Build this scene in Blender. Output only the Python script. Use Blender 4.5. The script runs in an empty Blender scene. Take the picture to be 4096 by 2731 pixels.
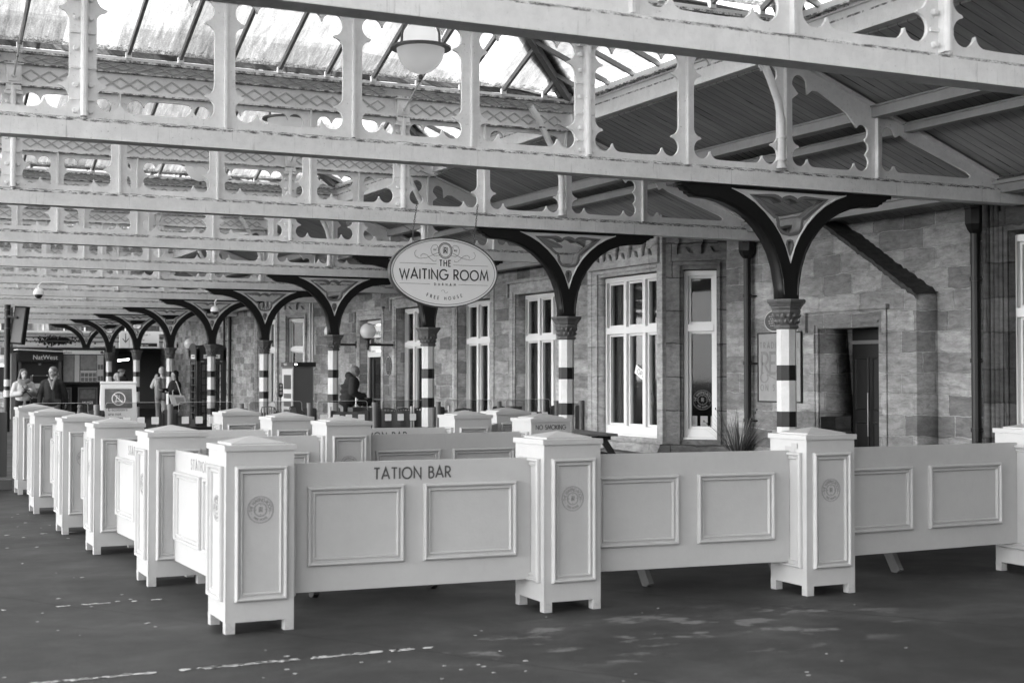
import bpy, bmesh, math, random
from mathutils import Vector, Matrix
R = math.radians
rnd = random.Random(7)
scene = bpy.context.scene
col = scene.collection

# ------------------------------------------------------------------ camera
cam_d = bpy.data.cameras.new("camera")
cam = bpy.data.objects.new("camera", cam_d); col.objects.link(cam)
cam.location = (0, 0, 1.6)
cam.rotation_euler = (R(90 + 1.344), 0, R(-25.84))
cam_d.lens = 50.0; cam_d.sensor_width = 36.0
cam_d.clip_start = 0.1; cam_d.clip_end = 2000
cam_d.dof.use_dof = True; cam_d.dof.focus_distance = 17.5; cam_d.dof.aperture_fstop = 3.2
scene.camera = cam
# ------------------------------------------------------------------ world and sun (black and white: the sky colour is reduced to its luminance)
SUN_EL, SUN_AZ = 18.0, -92.0      # azimuth measured from +Y towards +X
w = bpy.data.worlds.new("World"); scene.world = w; w.use_nodes = True
nt = w.node_tree; nt.nodes.clear()
sky = nt.nodes.new("ShaderNodeTexSky"); sky.sky_type = 'NISHITA'; sky.sun_disc = False
sky.sun_elevation = R(SUN_EL); sky.sun_rotation = R(SUN_AZ); sky.air_density = 1.0; sky.dust_density = 1.5
bw = nt.nodes.new("ShaderNodeRGBToBW"); bg = nt.nodes.new("ShaderNodeBackground"); wo = nt.nodes.new("ShaderNodeOutputWorld")
bg.inputs["Strength"].default_value = 0.15
nt.links.new(sky.outputs[0], bw.inputs[0]); pw = nt.nodes.new('ShaderNodeMath'); pw.operation = 'POWER'; pw.inputs[1].default_value = .3   # even cloud cover: flattens the glow round the sun
ml = nt.nodes.new('ShaderNodeMath'); ml.operation = 'MULTIPLY'; ml.inputs[1].default_value = 7.2
nt.links.new(bw.outputs[0], pw.inputs[0]); nt.links.new(pw.outputs[0], ml.inputs[0]); nt.links.new(ml.outputs[0], bg.inputs[0]); nt.links.new(bg.outputs[0], wo.inputs[0])
sd = bpy.data.lights.new("sun", 'SUN'); sd.energy = 1.1; sd.angle = R(34); sd.color = (1, 1, 1)
sun = bpy.data.objects.new("sun", sd); col.objects.link(sun)
az, el = R(SUN_AZ), R(SUN_EL)
sdir = Vector((math.sin(az) * math.cos(el), math.cos(az) * math.cos(el), math.sin(el)))
sun.rotation_euler = sdir.to_track_quat('Z', 'Y').to_euler()
vs = scene.view_settings
vs.view_transform = 'Standard'; vs.look = 'None'; vs.gamma = 1; vs.exposure = 2.08; vs.use_curve_mapping = False
cy = scene.cycles
cy.use_denoising = True; cy.max_bounces = 8; cy.diffuse_bounces = 4; cy.glossy_bounces = 3
cy.transmission_bounces = 6; cy.transparent_max_bounces = 16; cy.caustics_reflective = False; cy.caustics_refractive = False
cy.sample_clamp_indirect = 6

# ------------------------------------------------------------------ materials
class NT:
    def __init__(s, name):
        s.m = bpy.data.materials.new(name); s.m.use_nodes = True
        s.t = s.m.node_tree; s.t.nodes.clear()
        s.out = s.t.nodes.new("ShaderNodeOutputMaterial")
    def n(s, typ, **kw):
        nd = s.t.nodes.new("ShaderNode" + typ)
        for k, v in kw.items():
            if k.startswith("i_"):
                key = k[2:]; key = int(key) if key.isdigit() else key.replace("_", " ")
                if hasattr(v, "links") or hasattr(v, "is_linked"): s.t.links.new(v, nd.inputs[key])
                else: nd.inputs[key].default_value = v
            else: setattr(nd, k, v)
        return nd
    def math(s, op, a, b=None, c=None, clamp=False):
        nd = s.n("Math", operation=op, use_clamp=clamp)
        for i, v in enumerate((a, b, c)):
            if v is None: continue
            if hasattr(v, "is_linked"): s.t.links.new(v, nd.inputs[i])
            else: nd.inputs[i].default_value = v
        return nd.outputs[0]
    def noise(s, vec, scale, detail=4, rough=.6, dist=0.):
        nd = s.n("TexNoise"); nd.inputs["Scale"].default_value = scale; nd.inputs["Detail"].default_value = detail
        nd.inputs["Roughness"].default_value = rough; nd.inputs["Distortion"].default_value = dist
        if vec is not None: s.t.links.new(vec, nd.inputs["Vector"])
        return nd.outputs[0]
    def ramp(s, f, stops):
        nd = s.n("ValToRGB"); e = nd.color_ramp.elements
        while len(e) > 1: e.remove(e[0])
        e[0].position = stops[0][0]; v = stops[0][1]; e[0].color = (v, v, v, 1)
        for p, v in stops[1:]:
            x = e.new(p); x.color = (v, v, v, 1)
        s.t.links.new(f, nd.inputs[0]); return nd.outputs[0]
    def pos(s): return s.n("NewGeometry").outputs["Position"]
    def scalev(s, vec, sc):
        nd = s.n("VectorMath", operation='MULTIPLY'); s.t.links.new(vec, nd.inputs[0]); nd.inputs[1].default_value = sc; return nd.outputs[0]
    def sep(s, vec):
        nd = s.n("SeparateXYZ"); s.t.links.new(vec, nd.inputs[0]); return nd.outputs
    def comb(s, x, y, z):
        nd = s.n("CombineXYZ")
        for i, v in enumerate((x, y, z)):
            if hasattr(v, "is_linked"): s.t.links.new(v, nd.inputs[i])
            else: nd.inputs[i].default_value = v
        return nd.outputs[0]
    def mix(s, f, a, b):
        nd = s.n("Mix", data_type='FLOAT')
        for i, v in ((0, f), (2, a), (3, b)):
            if hasattr(v, "is_linked"): s.t.links.new(v, nd.inputs[i])
            else: nd.inputs[i].default_value = v
        return nd.outputs[0]
    def bump(s, h, strength, dist):
        nd = s.n("Bump"); nd.inputs["Strength"].default_value = strength; nd.inputs["Distance"].default_value = dist
        s.t.links.new(h, nd.inputs["Height"]); return nd.outputs[0]
    def bsdf(s, colr, rough=.6, normal=None, spec=.4, metal=0., emit=None):
        b = s.n("BsdfPrincipled")
        for key, v in (("Base Color", colr), ("Roughness", rough)):
            if hasattr(v, "is_linked"): s.t.links.new(v, b.inputs[key])
            elif key == "Base Color": b.inputs[key].default_value = (v, v, v, 1)
            else: b.inputs[key].default_value = v
        b.inputs["Specular IOR Level"].default_value = spec; b.inputs["Metallic"].default_value = metal
        if normal is not None: s.t.links.new(normal, b.inputs["Normal"])
        if emit: b.inputs["Emission Color"].default_value = (1, 1, 1, 1); b.inputs["Emission Strength"].default_value = emit
        s.t.links.new(b.outputs[0], s.out.inputs[0]); return s.m

def plain(name, v, rough=.6, var=.12, scale=8., spec=.4, metal=0., bump=.0, emit=None):
    t = NT(name); p = t.pos()
    n = t.noise(p, scale, 5, .65); c = t.ramp(n, [(0, v * (1 - var)), (1, v * (1 + var))])
    nb = t.noise(p, scale * 6, 4, .6)
    return t.bsdf(c, rough, t.bump(nb, .4, bump) if bump else None, spec, metal, emit)

def painted(name, v, grime=.5, rough=.45, dark=.12, streak=True, thr=.62, joint=False, foot=False, scuff=False):
    """painted iron or timber: tonal drift, fine specks, rust runs and dirt collected along joints, each with its own shape"""
    t = NT(name); p = t.pos(); x, y, z = t.sep(p)
    big = t.ramp(t.noise(p, 1.1, 5, .65), [(.3, v * (.95 if foot else .84)), (.7, v * 1.05)])
    mott = t.ramp(t.noise(p, 9, 6, .75), [(.3, .97 if foot else .90), (.6, 1.02)])
    big = t.math('MULTIPLY', big, mott)
    sp = t.ramp(t.noise(p, 30, 7, .8), [(thr, 0), (thr + .05, 1)])
    patch = t.ramp(t.noise(p, 2.6, 5, .7), [(.42, .10), (.70, 1)])
    f = t.math('MULTIPLY', sp, patch)
    if streak:
        st = t.ramp(t.noise(t.scalev(p, (16, 16, 1.3)), 2.0, 6, .75), [(.60, 0), (.78, .6)])
        f = t.math('MAXIMUM', f, t.math('MULTIPLY', st, .6))
    if joint:
        wv = t.math('MULTIPLY_ADD', t.noise(p, 22, 5, .8), .05, -.025)
        for zj, wd in ((3.738, .011), (3.752, .006), (3.769, .008), (4.968, .010), (5.222, .010), (5.335, .016)):
            d = t.math('ABSOLUTE', t.math('SUBTRACT', t.math('ADD', z, t.math('MULTIPLY', wv, .25)), zj))
            m = t.math('MULTIPLY', t.math('LESS_THAN', d, wd), t.ramp(t.noise(p, 7 + zj, 5, .75), [(.42, 0), (.56, 1)]))
            f = t.math('MAXIMUM', f, m)
        # runs hanging from the lower flange joint
        run = t.math('MULTIPLY', t.ramp(t.noise(t.comb(t.math('MULTIPLY', x, 26), t.math('MULTIPLY', y, 3), t.math('MULTIPLY', z, 1.2)), 1.5, 5, .7), [(.62, 0), (.74, 1)]), t.math('LESS_THAN', z, 3.74))
        f = t.math('MAXIMUM', f, t.math('MULTIPLY', run, .55))
    if foot:
        ft = t.math('LESS_THAN', z, t.math('MULTIPLY_ADD', t.noise(p, 12, 6, .8), .30, -.10))
        f = t.math('MAXIMUM', f, t.math('MULTIPLY', ft, t.ramp(t.noise(p, 35, 5, .8), [(.4, .1), (.65, .9)])))
    if scuff:
        sc = t.ramp(t.noise(t.comb(t.math('MULTIPLY', x, 3), t.math('MULTIPLY', y, 3), t.math('MULTIPLY', z, 24)), 2.2, 6, .8), [(.66, 0), (.72, .8)])
        f = t.math('MAXIMUM', f, t.math('MULTIPLY', sc, .35))
    f = t.math('MULTIPLY', f, grime, clamp=True)
    c = t.mix(f, big, dark)
    nb = t.math('ADD', t.noise(p, 60, 5, .7), t.math('MULTIPLY', f, -1.5))
    return t.bsdf(c, rough, t.bump(nb, .35, .004), .35)

M = {}
M['iron_white'] = painted('painted iron, off white', .83, 1.0, joint=True, thr=.60)
M['iron_grimy'] = painted('grimy moulding paint', .50, .8)  # paint with grime caught on the diamond relief
M['beam_white'] = painted('painted beam, off white', .83, 1.0, thr=.60, joint=True)
M['fence_white'] = painted('fence gloss paint', .36, .30, .32, .12, streak=True, thr=.66, foot=True, scuff=True)
M['purlin'] = painted('dusty beam paint', .30, .6)
M['column_white'] = painted('column white paint', .54, .3, .35, .25, thr=.68)
M['black'] = plain('black gloss paint', .010, .42, .3, 20, .3, bump=.001)
M['grey_paint'] = plain('mid grey paint', .16, .4, .15, 10, .4)
M['spandrel_light'] = plain('spandrel light paint', .66, .45, .1, 6)
M['capital'] = plain('capital paint', .085, .5, .4, 30, .4, bump=.004)
M['white'] = plain('white paint', .80, .4, .05, 5)
M['frame_white'] = plain('window frame paint', .66, .35, .06, 5)
M['lettering'] = plain('dark lettering', .05, .5, .1, 5)
M['faded_lettering'] = plain('faded lettering', .22, .6, .2, 14)
M['emblem'] = plain('emblem print', .21, .6, .15, 14)
M['emblem_glass'] = plain('emblem on glass', .10, .6, .1, 14)
M['light_lettering'] = plain('white lettering', .8, .5, .05, 5)
M['sign_face'] = plain('sign face', .82, .4, .04, 3)
M['board_pale'] = plain('weathered board paint', .24, .6, .3, 5)
M['board_ink'] = plain('weathered board ink', .17, .6, .5, 18)
M['coping'] = plain('mossy coping', .055, .95, .75, 11, .1, bump=.03)
M['ebony'] = plain('black door paint', .004, .5, .3, 5)
M['sign_black'] = plain('sign black', .02, .35, .1, 5)
M['steel_dark'] = plain('powder coated steel', .07, .4, .1, 6)
M['steel'] = plain('stainless steel', .45, .3, .1, 20, .5, .8)
M['lead'] = plain('weathered lead', .22, .6, .3, 9, bump=.004)
M['dark_felt'] = plain('roofing felt', .03, .8, .4, 9, bump=.01)
M['glass_dark'] = plain('dark pane', .012, .08, .5, 1.5, .6)
M['interior'] = plain('dark interior', .03, .8, .5, 1.2)
M['interior_mid'] = plain('painted interior', .075, .7, .2, .8)
M['curtain'] = plain('curtain', .22, .9, .25, 9)
M['skin'] = plain('skin', .36, .55, .1, 30)
M['skin_dark'] = plain('skin, darker tone', .16, .55, .1, 30)  # darker skin tone
M['hair_brown'] = plain('brown hair', .06, .6, .4, 60)
M['hair_blond'] = plain('blond hair', .50, .6, .25, 60)
M['hair_grey'] = plain('grey hair', .16, .7, .3, 60)
M['cloth_cream'] = plain('cream jacket', .44, .9, .1, 25, .2, bump=.004)
M['cloth_scarf'] = plain('knit scarf', .20, .95, .2, 40, .2, bump=.006)
M['cloth_dark'] = plain('dark jacket', .028, .85, .3, 20, .2, bump=.006)
M['cloth_black'] = plain('black cloth', .012, .9, .3, 20, .2, bump=.004)
M['cloth_grey'] = plain('grey cloth', .17, .9, .2, 25, .2, bump=.004)
M['cloth_light'] = plain('pale grey cloth', .36, .9, .15, 25, .2, bump=.004)
M['canvas_bag'] = plain('canvas tote', .42, .9, .35, 18, .2)
M['wood_weathered'] = plain('weathered wood', .13, .8, .35, 7, .3, bump=.004)
M['wood_dark'] = plain('dark stained wood', .035, .6, .35, 9, .3, bump=.003)
M['plant'] = plain('sedge leaf', .055, .5, .4, 12, .4)
M['plant_pale'] = plain('pale sedge leaf', .16, .5, .3, 12, .4)
M['pot'] = plain('planter', .05, .7, .2, 8)
M['phone_red'] = plain('phone box paint', .035, .3, .2, 8, .5)
M['machine'] = plain('ticket machine grey', .12, .5, .08, 3)
M['machine_light'] = plain('ticket machine light', .45, .4, .1, 6)
M['cone'] = plain('cone plastic', .12, .6, .1, 9)
M['poster_dark'] = plain('poster print', .06, .4, .9, 3.5)
M['poster_grey'] = plain('printed photo', .13, .4, .8, 9)
M['map'] = plain('map print', .20, .4, .55, 6)
M['map_pale'] = plain('pale print', .45, .4, .2, 12)
M['paper'] = plain('paper label', .26, .5, .05, 5)
M['gutter_stain'] = plain('moss and dirt', .018, .95, .5, 30, .1, bump=.02)
M['steel_grey'] = plain('grey powder coat', .12, .35, .06, 6, .5)
M['tape'] = plain('grey tape', .30, .5, .1, 9)
M['chip'] = plain('worn road paint', .40, .7, .25, 30)
M['gum'] = plain('flattened gum', .30, .7, .25, 30)
M['monitor'] = plain('screen glass', .012, .5, .4, 3, .6)
M['lamp_bowl'] = None

def mk_globe(name, v, clear=.0, trans=.6, glow=0.):
    t = NT(name); t.bsdf(v, .15, None, .5, 0., glow or None)
    nd = [n for n in t.t.nodes if n.type == 'BSDF_PRINCIPLED'][0]
    tr = t.n("BsdfTranslucent"); tr.inputs[0].default_value = (.95, .95, .95, 1)
    tp = t.n("BsdfTransparent"); tp.inputs[0].default_value = (.92, .92, .92, 1)
    mx = t.n("MixShader"); mx.inputs[0].default_value = trans
    t.t.links.new(nd.outputs[0], mx.inputs[1]); t.t.links.new(tr.outputs[0], mx.inputs[2])
    m2 = t.n("MixShader"); m2.inputs[0].default_value = clear
    t.t.links.new(mx.outputs[0], m2.inputs[1]); t.t.links.new(tp.outputs[0], m2.inputs[2]); t.t.links.new(m2.outputs[0], t.out.inputs[0])
    return t.m
M['globe'] = mk_globe('opal globe', .88, 0, .4)
M['lamp_bowl'] = mk_globe('prismatic lamp bowl', .9, .12, .7, .16)

def mk_pane(name, tint=.9):
    t = NT(name)
    tr = t.n("BsdfTransparent"); tr.inputs[0].default_value = (tint, tint, tint, 1)
    gl = t.n("BsdfGlossy"); gl.inputs["Roughness"].default_value = .03; gl.inputs[0].default_value = (.5, .5, .5, 1)
    lw = t.n("LayerWeight"); lw.inputs[0].default_value = .25
    f = t.math('MULTIPLY_ADD', lw.outputs["Fresnel"], .22, .02)
    mx = t.n("MixShader"); t.t.links.new(f, mx.inputs[0]); t.t.links.new(tr.outputs[0], mx.inputs[1]); t.t.links.new(gl.outputs[0], mx.inputs[2])
    t.t.links.new(mx.outputs[0], t.out.inputs[0]); return t.m
M['pane'] = mk_pane('window glass', .75)
M['screen_glass'] = mk_pane('screen glass panel', .82)

def mk_roofglass():
    t = NT('dirty wired roof glass'); p = t.pos(); x, y, z = t.sep(p)
    # streaks run down the slope (along Y), fine mottling, and moss along the lower edge next to the gutter
    st = t.noise(t.comb(t.math('MULTIPLY', x, 9), t.math('MULTIPLY', y, 1.3), z), 1.6, 7, .75, .6)
    fine = t.noise(p, 55, 5, .8)
    panes = t.n("TexWhiteNoise", noise_dimensions='1D'); t.t.links.new(t.math('FLOOR', t.math('DIVIDE', x, .62)), panes.inputs["W"])
    d = t.math('ADD', t.math('MULTIPLY', st, .7), t.math('MULTIPLY', fine, .45))
    d = t.math('ADD', d, t.math('MULTIPLY_ADD', panes.outputs[0], .24, -.12))
    c = t.ramp(d, [(.36, .55), (.47, .38), (.57, .22), (.78, .09)])
    fr = t.math('FRACT', t.math('DIVIDE', t.math('ADD', y, -2.39 + 50), 5.0))
    dist = t.math('MULTIPLY', t.math('MINIMUM', fr, t.math('SUBTRACT', 1.0, fr)), 5.0)
    moss = t.math('GREATER_THAN', t.math('ADD', t.math('MULTIPLY', t.noise(p, 14, 6, .8), .5), -.02), dist)
    c = t.mix(t.math('MULTIPLY', moss, t.ramp(t.noise(p, 40, 4, .8), [(.4, 1), (.62, .1)])), c, .03)
    tl = t.n("BsdfTranslucent"); tp = t.n("BsdfTransparent"); df = t.n("BsdfDiffuse")
    for nd in (tl, tp): t.t.links.new(c, nd.inputs[0])
    t.t.links.new(t.math('MULTIPLY', c, .6), df.inputs[0])
    m1 = t.n("MixShader"); m1.inputs[0].default_value = .35
    t.t.links.new(tl.outputs[0], m1.inputs[1]); t.t.links.new(tp.outputs[0], m1.inputs[2])
    m2 = t.n("MixShader"); m2.inputs[0].default_value = .05
    t.t.links.new(m1.outputs[0], m2.inputs[1]); t.t.links.new(df.outputs[0], m2.inputs[2])
    t.t.links.new(m2.outputs[0], t.out.inputs[0]); return t.m
M['roof_glass'] = mk_roofglass()

def mk_stone(name, lo, hi, course=.26, length=.62, mortar=.1, seed=0., pit=.012):
    t = NT(name); p = t.pos(); x, y, z = t.sep(p)
    u = t.math('ADD', t.math('SUBTRACT', y, x), seed)
    wob = t.noise(p, 1.7, 3, .5); wob2 = t.noise(p, 7, 4, .6)
    zz = t.math('ADD', z, t.math('MULTIPLY_ADD', wob, .10, -.05)); zz = t.math('ADD', zz, t.math('MULTIPLY_ADD', wob2, .035, -.017))
    uu = t.math('ADD', u, t.math('MULTIPLY_ADD', wob2, .06, -.03))
    v = t.comb(uu, zz, 0.)
    br = t.n("TexBrick"); t.t.links.new(v, br.inputs["Vector"]); br.inputs["Scale"].default_value = 1.0
    br.offset = .37; br.offset_frequency = 2; br.squash = 1.45; br.squash_frequency = 3
    br.inputs["Brick Width"].default_value = length; br.inputs["Row Height"].default_value = course
    br.inputs["Mortar Size"].default_value = .011; br.inputs["Mortar Smooth"].default_value = .4
    br.inputs["Color1"].default_value = (lo, lo, lo, 1); br.inputs["Color2"].default_value = (hi, hi, hi, 1); br.inputs["Mortar"].default_value = (mortar, mortar, mortar, 1)
    vein = t.noise(t.comb(t.math('MULTIPLY', u, 1.0), t.math('MULTIPLY', z, 3.0), t.math('MULTIPLY', x, 1.)), 4.5, 8, .70, .25)
    blot = t.noise(p, .9, 5, .7)
    bwn = t.n("RGBToBW"); t.t.links.new(br.outputs[0], bwn.inputs[0])
    c = t.math('MULTIPLY', bwn.outputs[0], t.ramp(vein, [(.25, .5), (.5, .92), (.75, 1.4)]))
    c = t.math('MULTIPLY', c, t.ramp(blot, [(.3, .72), (.7, 1.25)]))
    crack = t.ramp(t.noise(t.comb(t.math('MULTIPLY', u, 1.0), t.math('MULTIPLY', z, 1.9), x), 2.6, 5, .6, .7), [(.490, 1), (.5, .30), (.510, 1)])
    c = t.math('MULTIPLY', c, t.mix(.22, 1., crack))
    h = t.math('ADD', t.math('MULTIPLY', vein, .8), t.math('MULTIPLY', br.outputs["Fac"], -1.2))
    h = t.math('ADD', h, t.math('MULTIPLY', t.noise(p, 30, 6, .7), .35))
    h = t.math('ADD', h, t.math('MULTIPLY', crack, .12))
    return t.bsdf(c, .85, t.bump(h, 1., pit * 3.2), .2)
M['stone'] = mk_stone('rock faced sandstone', .15, .37, .27, .60, .36)
M['stone_far'] = mk_stone('coursed sandstone', .16, .40, .22, .42, .38, 3.3)
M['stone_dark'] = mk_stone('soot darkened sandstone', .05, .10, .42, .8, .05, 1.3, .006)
M['ashlar'] = mk_stone('dressed sandstone', .30, .40, .52, 2.4, .3, 5.1, .005)
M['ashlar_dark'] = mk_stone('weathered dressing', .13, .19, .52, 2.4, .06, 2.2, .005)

def mk_boards():
    t = NT('tongue and groove soffit'); p = t.pos(); x, y, z = t.sep(p)
    f = t.math('FRACT', t.math('DIVIDE', t.math('ADD', y, 50), .142))
    g = t.math('LESS_THAN', f, .07)
    idn = t.n("TexWhiteNoise", noise_dimensions='1D'); t.t.links.new(t.math('FLOOR', t.math('DIVIDE', t.math('ADD', y, 50), .142)), idn.inputs["W"])
    base = t.math('MULTIPLY_ADD', idn.outputs[0], .07, .31)
    base = t.math('MULTIPLY', base, t.ramp(t.noise(t.comb(x, t.math('MULTIPLY', y, 6), z), 1.6, 6, .75), [(.3, .72), (.6, 1.08)]))
    gap = t.math('MULTIPLY', t.math('LESS_THAN', f, .12), t.math('GREATER_THAN', t.noise(t.comb(t.math('MULTIPLY', x, .9), t.math('MULTIPLY', y, 3), z), 1.0, 3, .6), .60))
    c = t.mix(t.math('MAXIMUM', t.math('MULTIPLY', g, .7), gap), base, .02)
    return t.bsdf(c, .6, t.bump(t.math('MULTIPLY', g, -1.0), 1., .01), .3)
M['boards'] = mk_boards()

def mk_asphalt():
    t = NT('platform asphalt'); p = t.pos()
    big = t.ramp(t.noise(p, .75, 6, .7, .6), [(.28, .012), (.5, .023), (.72, .052)])
    med = t.ramp(t.noise(t.scalev(p, (1, 1.6, 1)), 1.4, 7, .75), [(.25, .70), (.5, 1.0), (.75, 1.5)])
    fine = t.ramp(t.noise(p, 75, 6, .9), [(.30, .45), (.5, .95), (.72, 2.0)])
    x, y, z = t.sep(p)
    # soft-edged patches of sunlight painted into the asphalt colour, in one area of the platform
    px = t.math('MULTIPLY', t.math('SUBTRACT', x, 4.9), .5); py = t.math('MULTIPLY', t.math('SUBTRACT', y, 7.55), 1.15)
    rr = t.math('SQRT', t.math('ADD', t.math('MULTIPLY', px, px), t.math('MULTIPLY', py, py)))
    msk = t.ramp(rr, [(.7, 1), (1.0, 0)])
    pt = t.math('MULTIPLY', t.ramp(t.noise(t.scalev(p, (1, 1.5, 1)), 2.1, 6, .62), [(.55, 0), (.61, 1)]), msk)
    # old repair joints
    c = t.math('MULTIPLY', t.math('MULTIPLY', big, med), fine)
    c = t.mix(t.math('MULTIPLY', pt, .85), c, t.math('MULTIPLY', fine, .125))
    wx = t.math('ADD', t.math('ADD', x, t.math('MULTIPLY', y, .62)), t.math('MULTIPLY_ADD', t.noise(p, 2.0, 4, .6), .22, -.11))
    line = t.math('LESS_THAN', t.math('ABSOLUTE', t.math('SUBTRACT', t.math('FRACT', t.math('DIVIDE', wx, 3.1)), .55)), .0045)
    c = t.mix(t.math('MULTIPLY', line, .85), c, .006)
    rg = t.ramp(t.noise(p, .8, 4, .6), [(.3, .52), (.7, .78)])
    return t.bsdf(c, rg, t.bump(t.math('ADD', t.noise(p, 160, 4, .8), t.math('MULTIPLY', line, -1.)), .35, .004), .35)
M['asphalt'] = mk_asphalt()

# ------------------------------------------------------------------ mesh helpers
def link(name, me, mat, parent=None, loc=None, kind=None):
    o = bpy.data.objects.new(name, me); col.objects.link(o)
    if mat is not None and len(me.materials) == 0: me.materials.append(mat)
    if parent is not None: o.parent = parent
    if loc is not None: o.location = loc
    if kind: o['kind'] = kind
    return o
def tag(o, label, cat=None, group=None):
    o['label'] = label
    if cat: o['category'] = cat
    if group: o['group'] = group
    return o
def thing(name, label, cat, loc=(0, 0, 0), rz=0., group=None):
    o = bpy.data.objects.new(name, None); col.objects.link(o); o.location = loc; o.rotation_euler = (0, 0, rz)
    o.empty_display_size = .2
    return tag(o, label, cat, group)
def kids(o): return [c for c in bpy.data.objects if c.parent == o]
CH = {}
def copy_tree(o, loc=None, label=None, rz=None, parent=None):
    c = o.copy(); col.objects.link(c)
    if parent is not None: c.parent = parent
    for ch in list(o.children): copy_tree(ch, parent=c)
    if loc is not None: c.location = loc
    if rz is not None: c.rotation_euler = (0, 0, rz)
    if label: c['label'] = label
    return c

class B:
    """mesh builder"""
    def __init__(s): s.v = []; s.f = []
    def add(s, vs, fs):
        k = len(s.v); s.v += [tuple(v) for v in vs]; s.f += [tuple(i + k for i in f) for f in fs]; return s
    def box(s, x0, x1, y0, y1, z0, z1, m=None):
        vs = [Vector((x, y, z)) for z in (z0, z1) for y in (y0, y1) for x in (x0, x1)]
        if m is not None: vs = [m @ v for v in vs]
        return s.add(vs, [(0, 2, 3, 1), (4, 5, 7, 6), (0, 1, 5, 4), (2, 6, 7, 3), (0, 4, 6, 2), (1, 3, 7, 5)])
    def bar(s, a, b, wd, ht, up=Vector((0, 0, 1))):
        a = Vector(a); b = Vector(b); d = (b - a); L = d.length; d.normalize()
        sx = d.cross(up)
        if sx.length < 1e-4: sx = d.cross(Vector((0, 1, 0)))
        sx.normalize(); uz = sx.cross(d)
        vs = [p + sx * (i * wd / 2) + uz * (j * ht / 2) for p in (a, b) for j in (-1, 1) for i in (-1, 1)]
        return s.add(vs, [(0, 1, 3, 2), (4, 6, 7, 5), (0, 4, 5, 1), (2, 3, 7, 6), (0, 2, 6, 4), (1, 5, 7, 3)])
    def tube(s, pts, r, n=8, cap=True):
        pts = [Vector(p) for p in pts]; rings = []
        rr = r if isinstance(r, (list, tuple)) else [r] * len(pts)
        ref = None
        for i, p in enumerate(pts):
            d = (pts[min(i + 1, len(pts) - 1)] - pts[max(i - 1, 0)]).normalized()
            if ref is None:
                ref = Vector((0, 0, 1)) if abs(d.z) < .9 else Vector((0, 1, 0))
            a = d.cross(ref).normalized(); b = a.cross(d).normalized(); ref = b
            rings.append([p + a * math.cos(2 * math.pi * k / n) * rr[i] + b * math.sin(2 * math.pi * k / n) * rr[i] for k in range(n)])
        vs = [v for rg in rings for v in rg]; fs = []
        for i in range(len(pts) - 1):
            for k in range(n): fs.append((i * n + k, i * n + (k + 1) % n, (i + 1) * n + (k + 1) % n, (i + 1) * n + k))
        if cap: fs.append(tuple(range(n))[::-1]); fs.append(tuple((len(pts) - 1) * n + k for k in range(n)))
        return s.add(vs, fs)
    def lathe(s, prof, n=24, c=(0, 0, 0), rot=0., squash=1.):
        vs = []; fs = []
        for (r, z) in prof:
            for k in range(n):
                a = 2 * math.pi * k / n + rot; vs.append((c[0] + r * math.cos(a), c[1] + r * math.sin(a) * squash, c[2] + z))
        m = len(prof)
        for i in range(m - 1):
            for k in range(n): fs.append((i * n + k, i * n + (k + 1) % n, (i + 1) * n + (k + 1) % n, (i + 1) * n + k))
        if prof[0][0] > 1e-5: fs.append(tuple(range(n))[::-1])
        if prof[-1][0] > 1e-5: fs.append(tuple((m - 1) * n + k for k in range(n)))
        return s.add(vs, fs)
    def prism(s, poly, h0, h1, m=None):
        n = len(poly); vs = [Vector((p[0], p[1], h)) for h in (h0, h1) for p in poly]
        if m is not None: vs = [m @ v for v in vs]
        return s.add(vs, [tuple(range(n))[::-1], tuple(range(n, 2 * n))] + [(i, (i + 1) % n, n + (i + 1) % n, n + i) for i in range(n)])
    def ball(s, c, r, n=12, m=8, sc=(1, 1, 1)):
        prof = []
        vs = []; fs = []
        for i in range(m + 1):
            t = math.pi * i / m
            for k in range(n):
                a = 2 * math.pi * k / n
                vs.append((c[0] + r * sc[0] * math.sin(t) * math.cos(a), c[1] + r * sc[1] * math.sin(t) * math.sin(a), c[2] - r * sc[2] * math.cos(t)))
        for i in range(m):
            for k in range(n): fs.append((i * n + k, i * n + (k + 1) % n, (i + 1) * n + (k + 1) % n, (i + 1) * n + k))
        return s.add(vs, fs)
    def mesh(s, name='mesh', smooth=False, bevel=0., xf=None, merge=True):
        me = bpy.data.meshes.new(name); vs = s.v if xf is None else [tuple(xf @ Vector(v)) for v in s.v]
        me.from_pydata(vs, [], s.f); me.update()
        bm = bmesh.new(); bm.from_mesh(me)
        if merge: bmesh.ops.remove_doubles(bm, verts=bm.verts, dist=1e-5)
        if bevel:
            bmesh.ops.bevel(bm, geom=[e for e in bm.edges if len(e.link_faces) == 2 and e.calc_face_angle(0) > .6], offset=bevel, segments=2, affect='EDGES', profile=.7)
        bmesh.ops.recalc_face_normals(bm, faces=bm.faces); bm.to_mesh(me); bm.free()
        if smooth:
            for p in me.polygons: p.use_smooth = True
            try: me.set_sharp_from_angle(angle=R(40))
            except Exception: pass
        return me
    def build(s, name, mat, parent=None, smooth=False, bevel=0., xf=None, loc=None, kind=None):
        return link(name, s.mesh(name, smooth, bevel, xf), mat, parent, loc, kind)

def basis(o, u, v, n):
    """matrix mapping (u,v,n) local to world"""
    u, v, n = Vector(u), Vector(v), Vector(n)
    return Matrix(((u.x, v.x, n.x, o[0]), (u.y, v.y, n.y, o[1]), (u.z, v.z, n.z, o[2]), (0, 0, 0, 1)))

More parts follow.
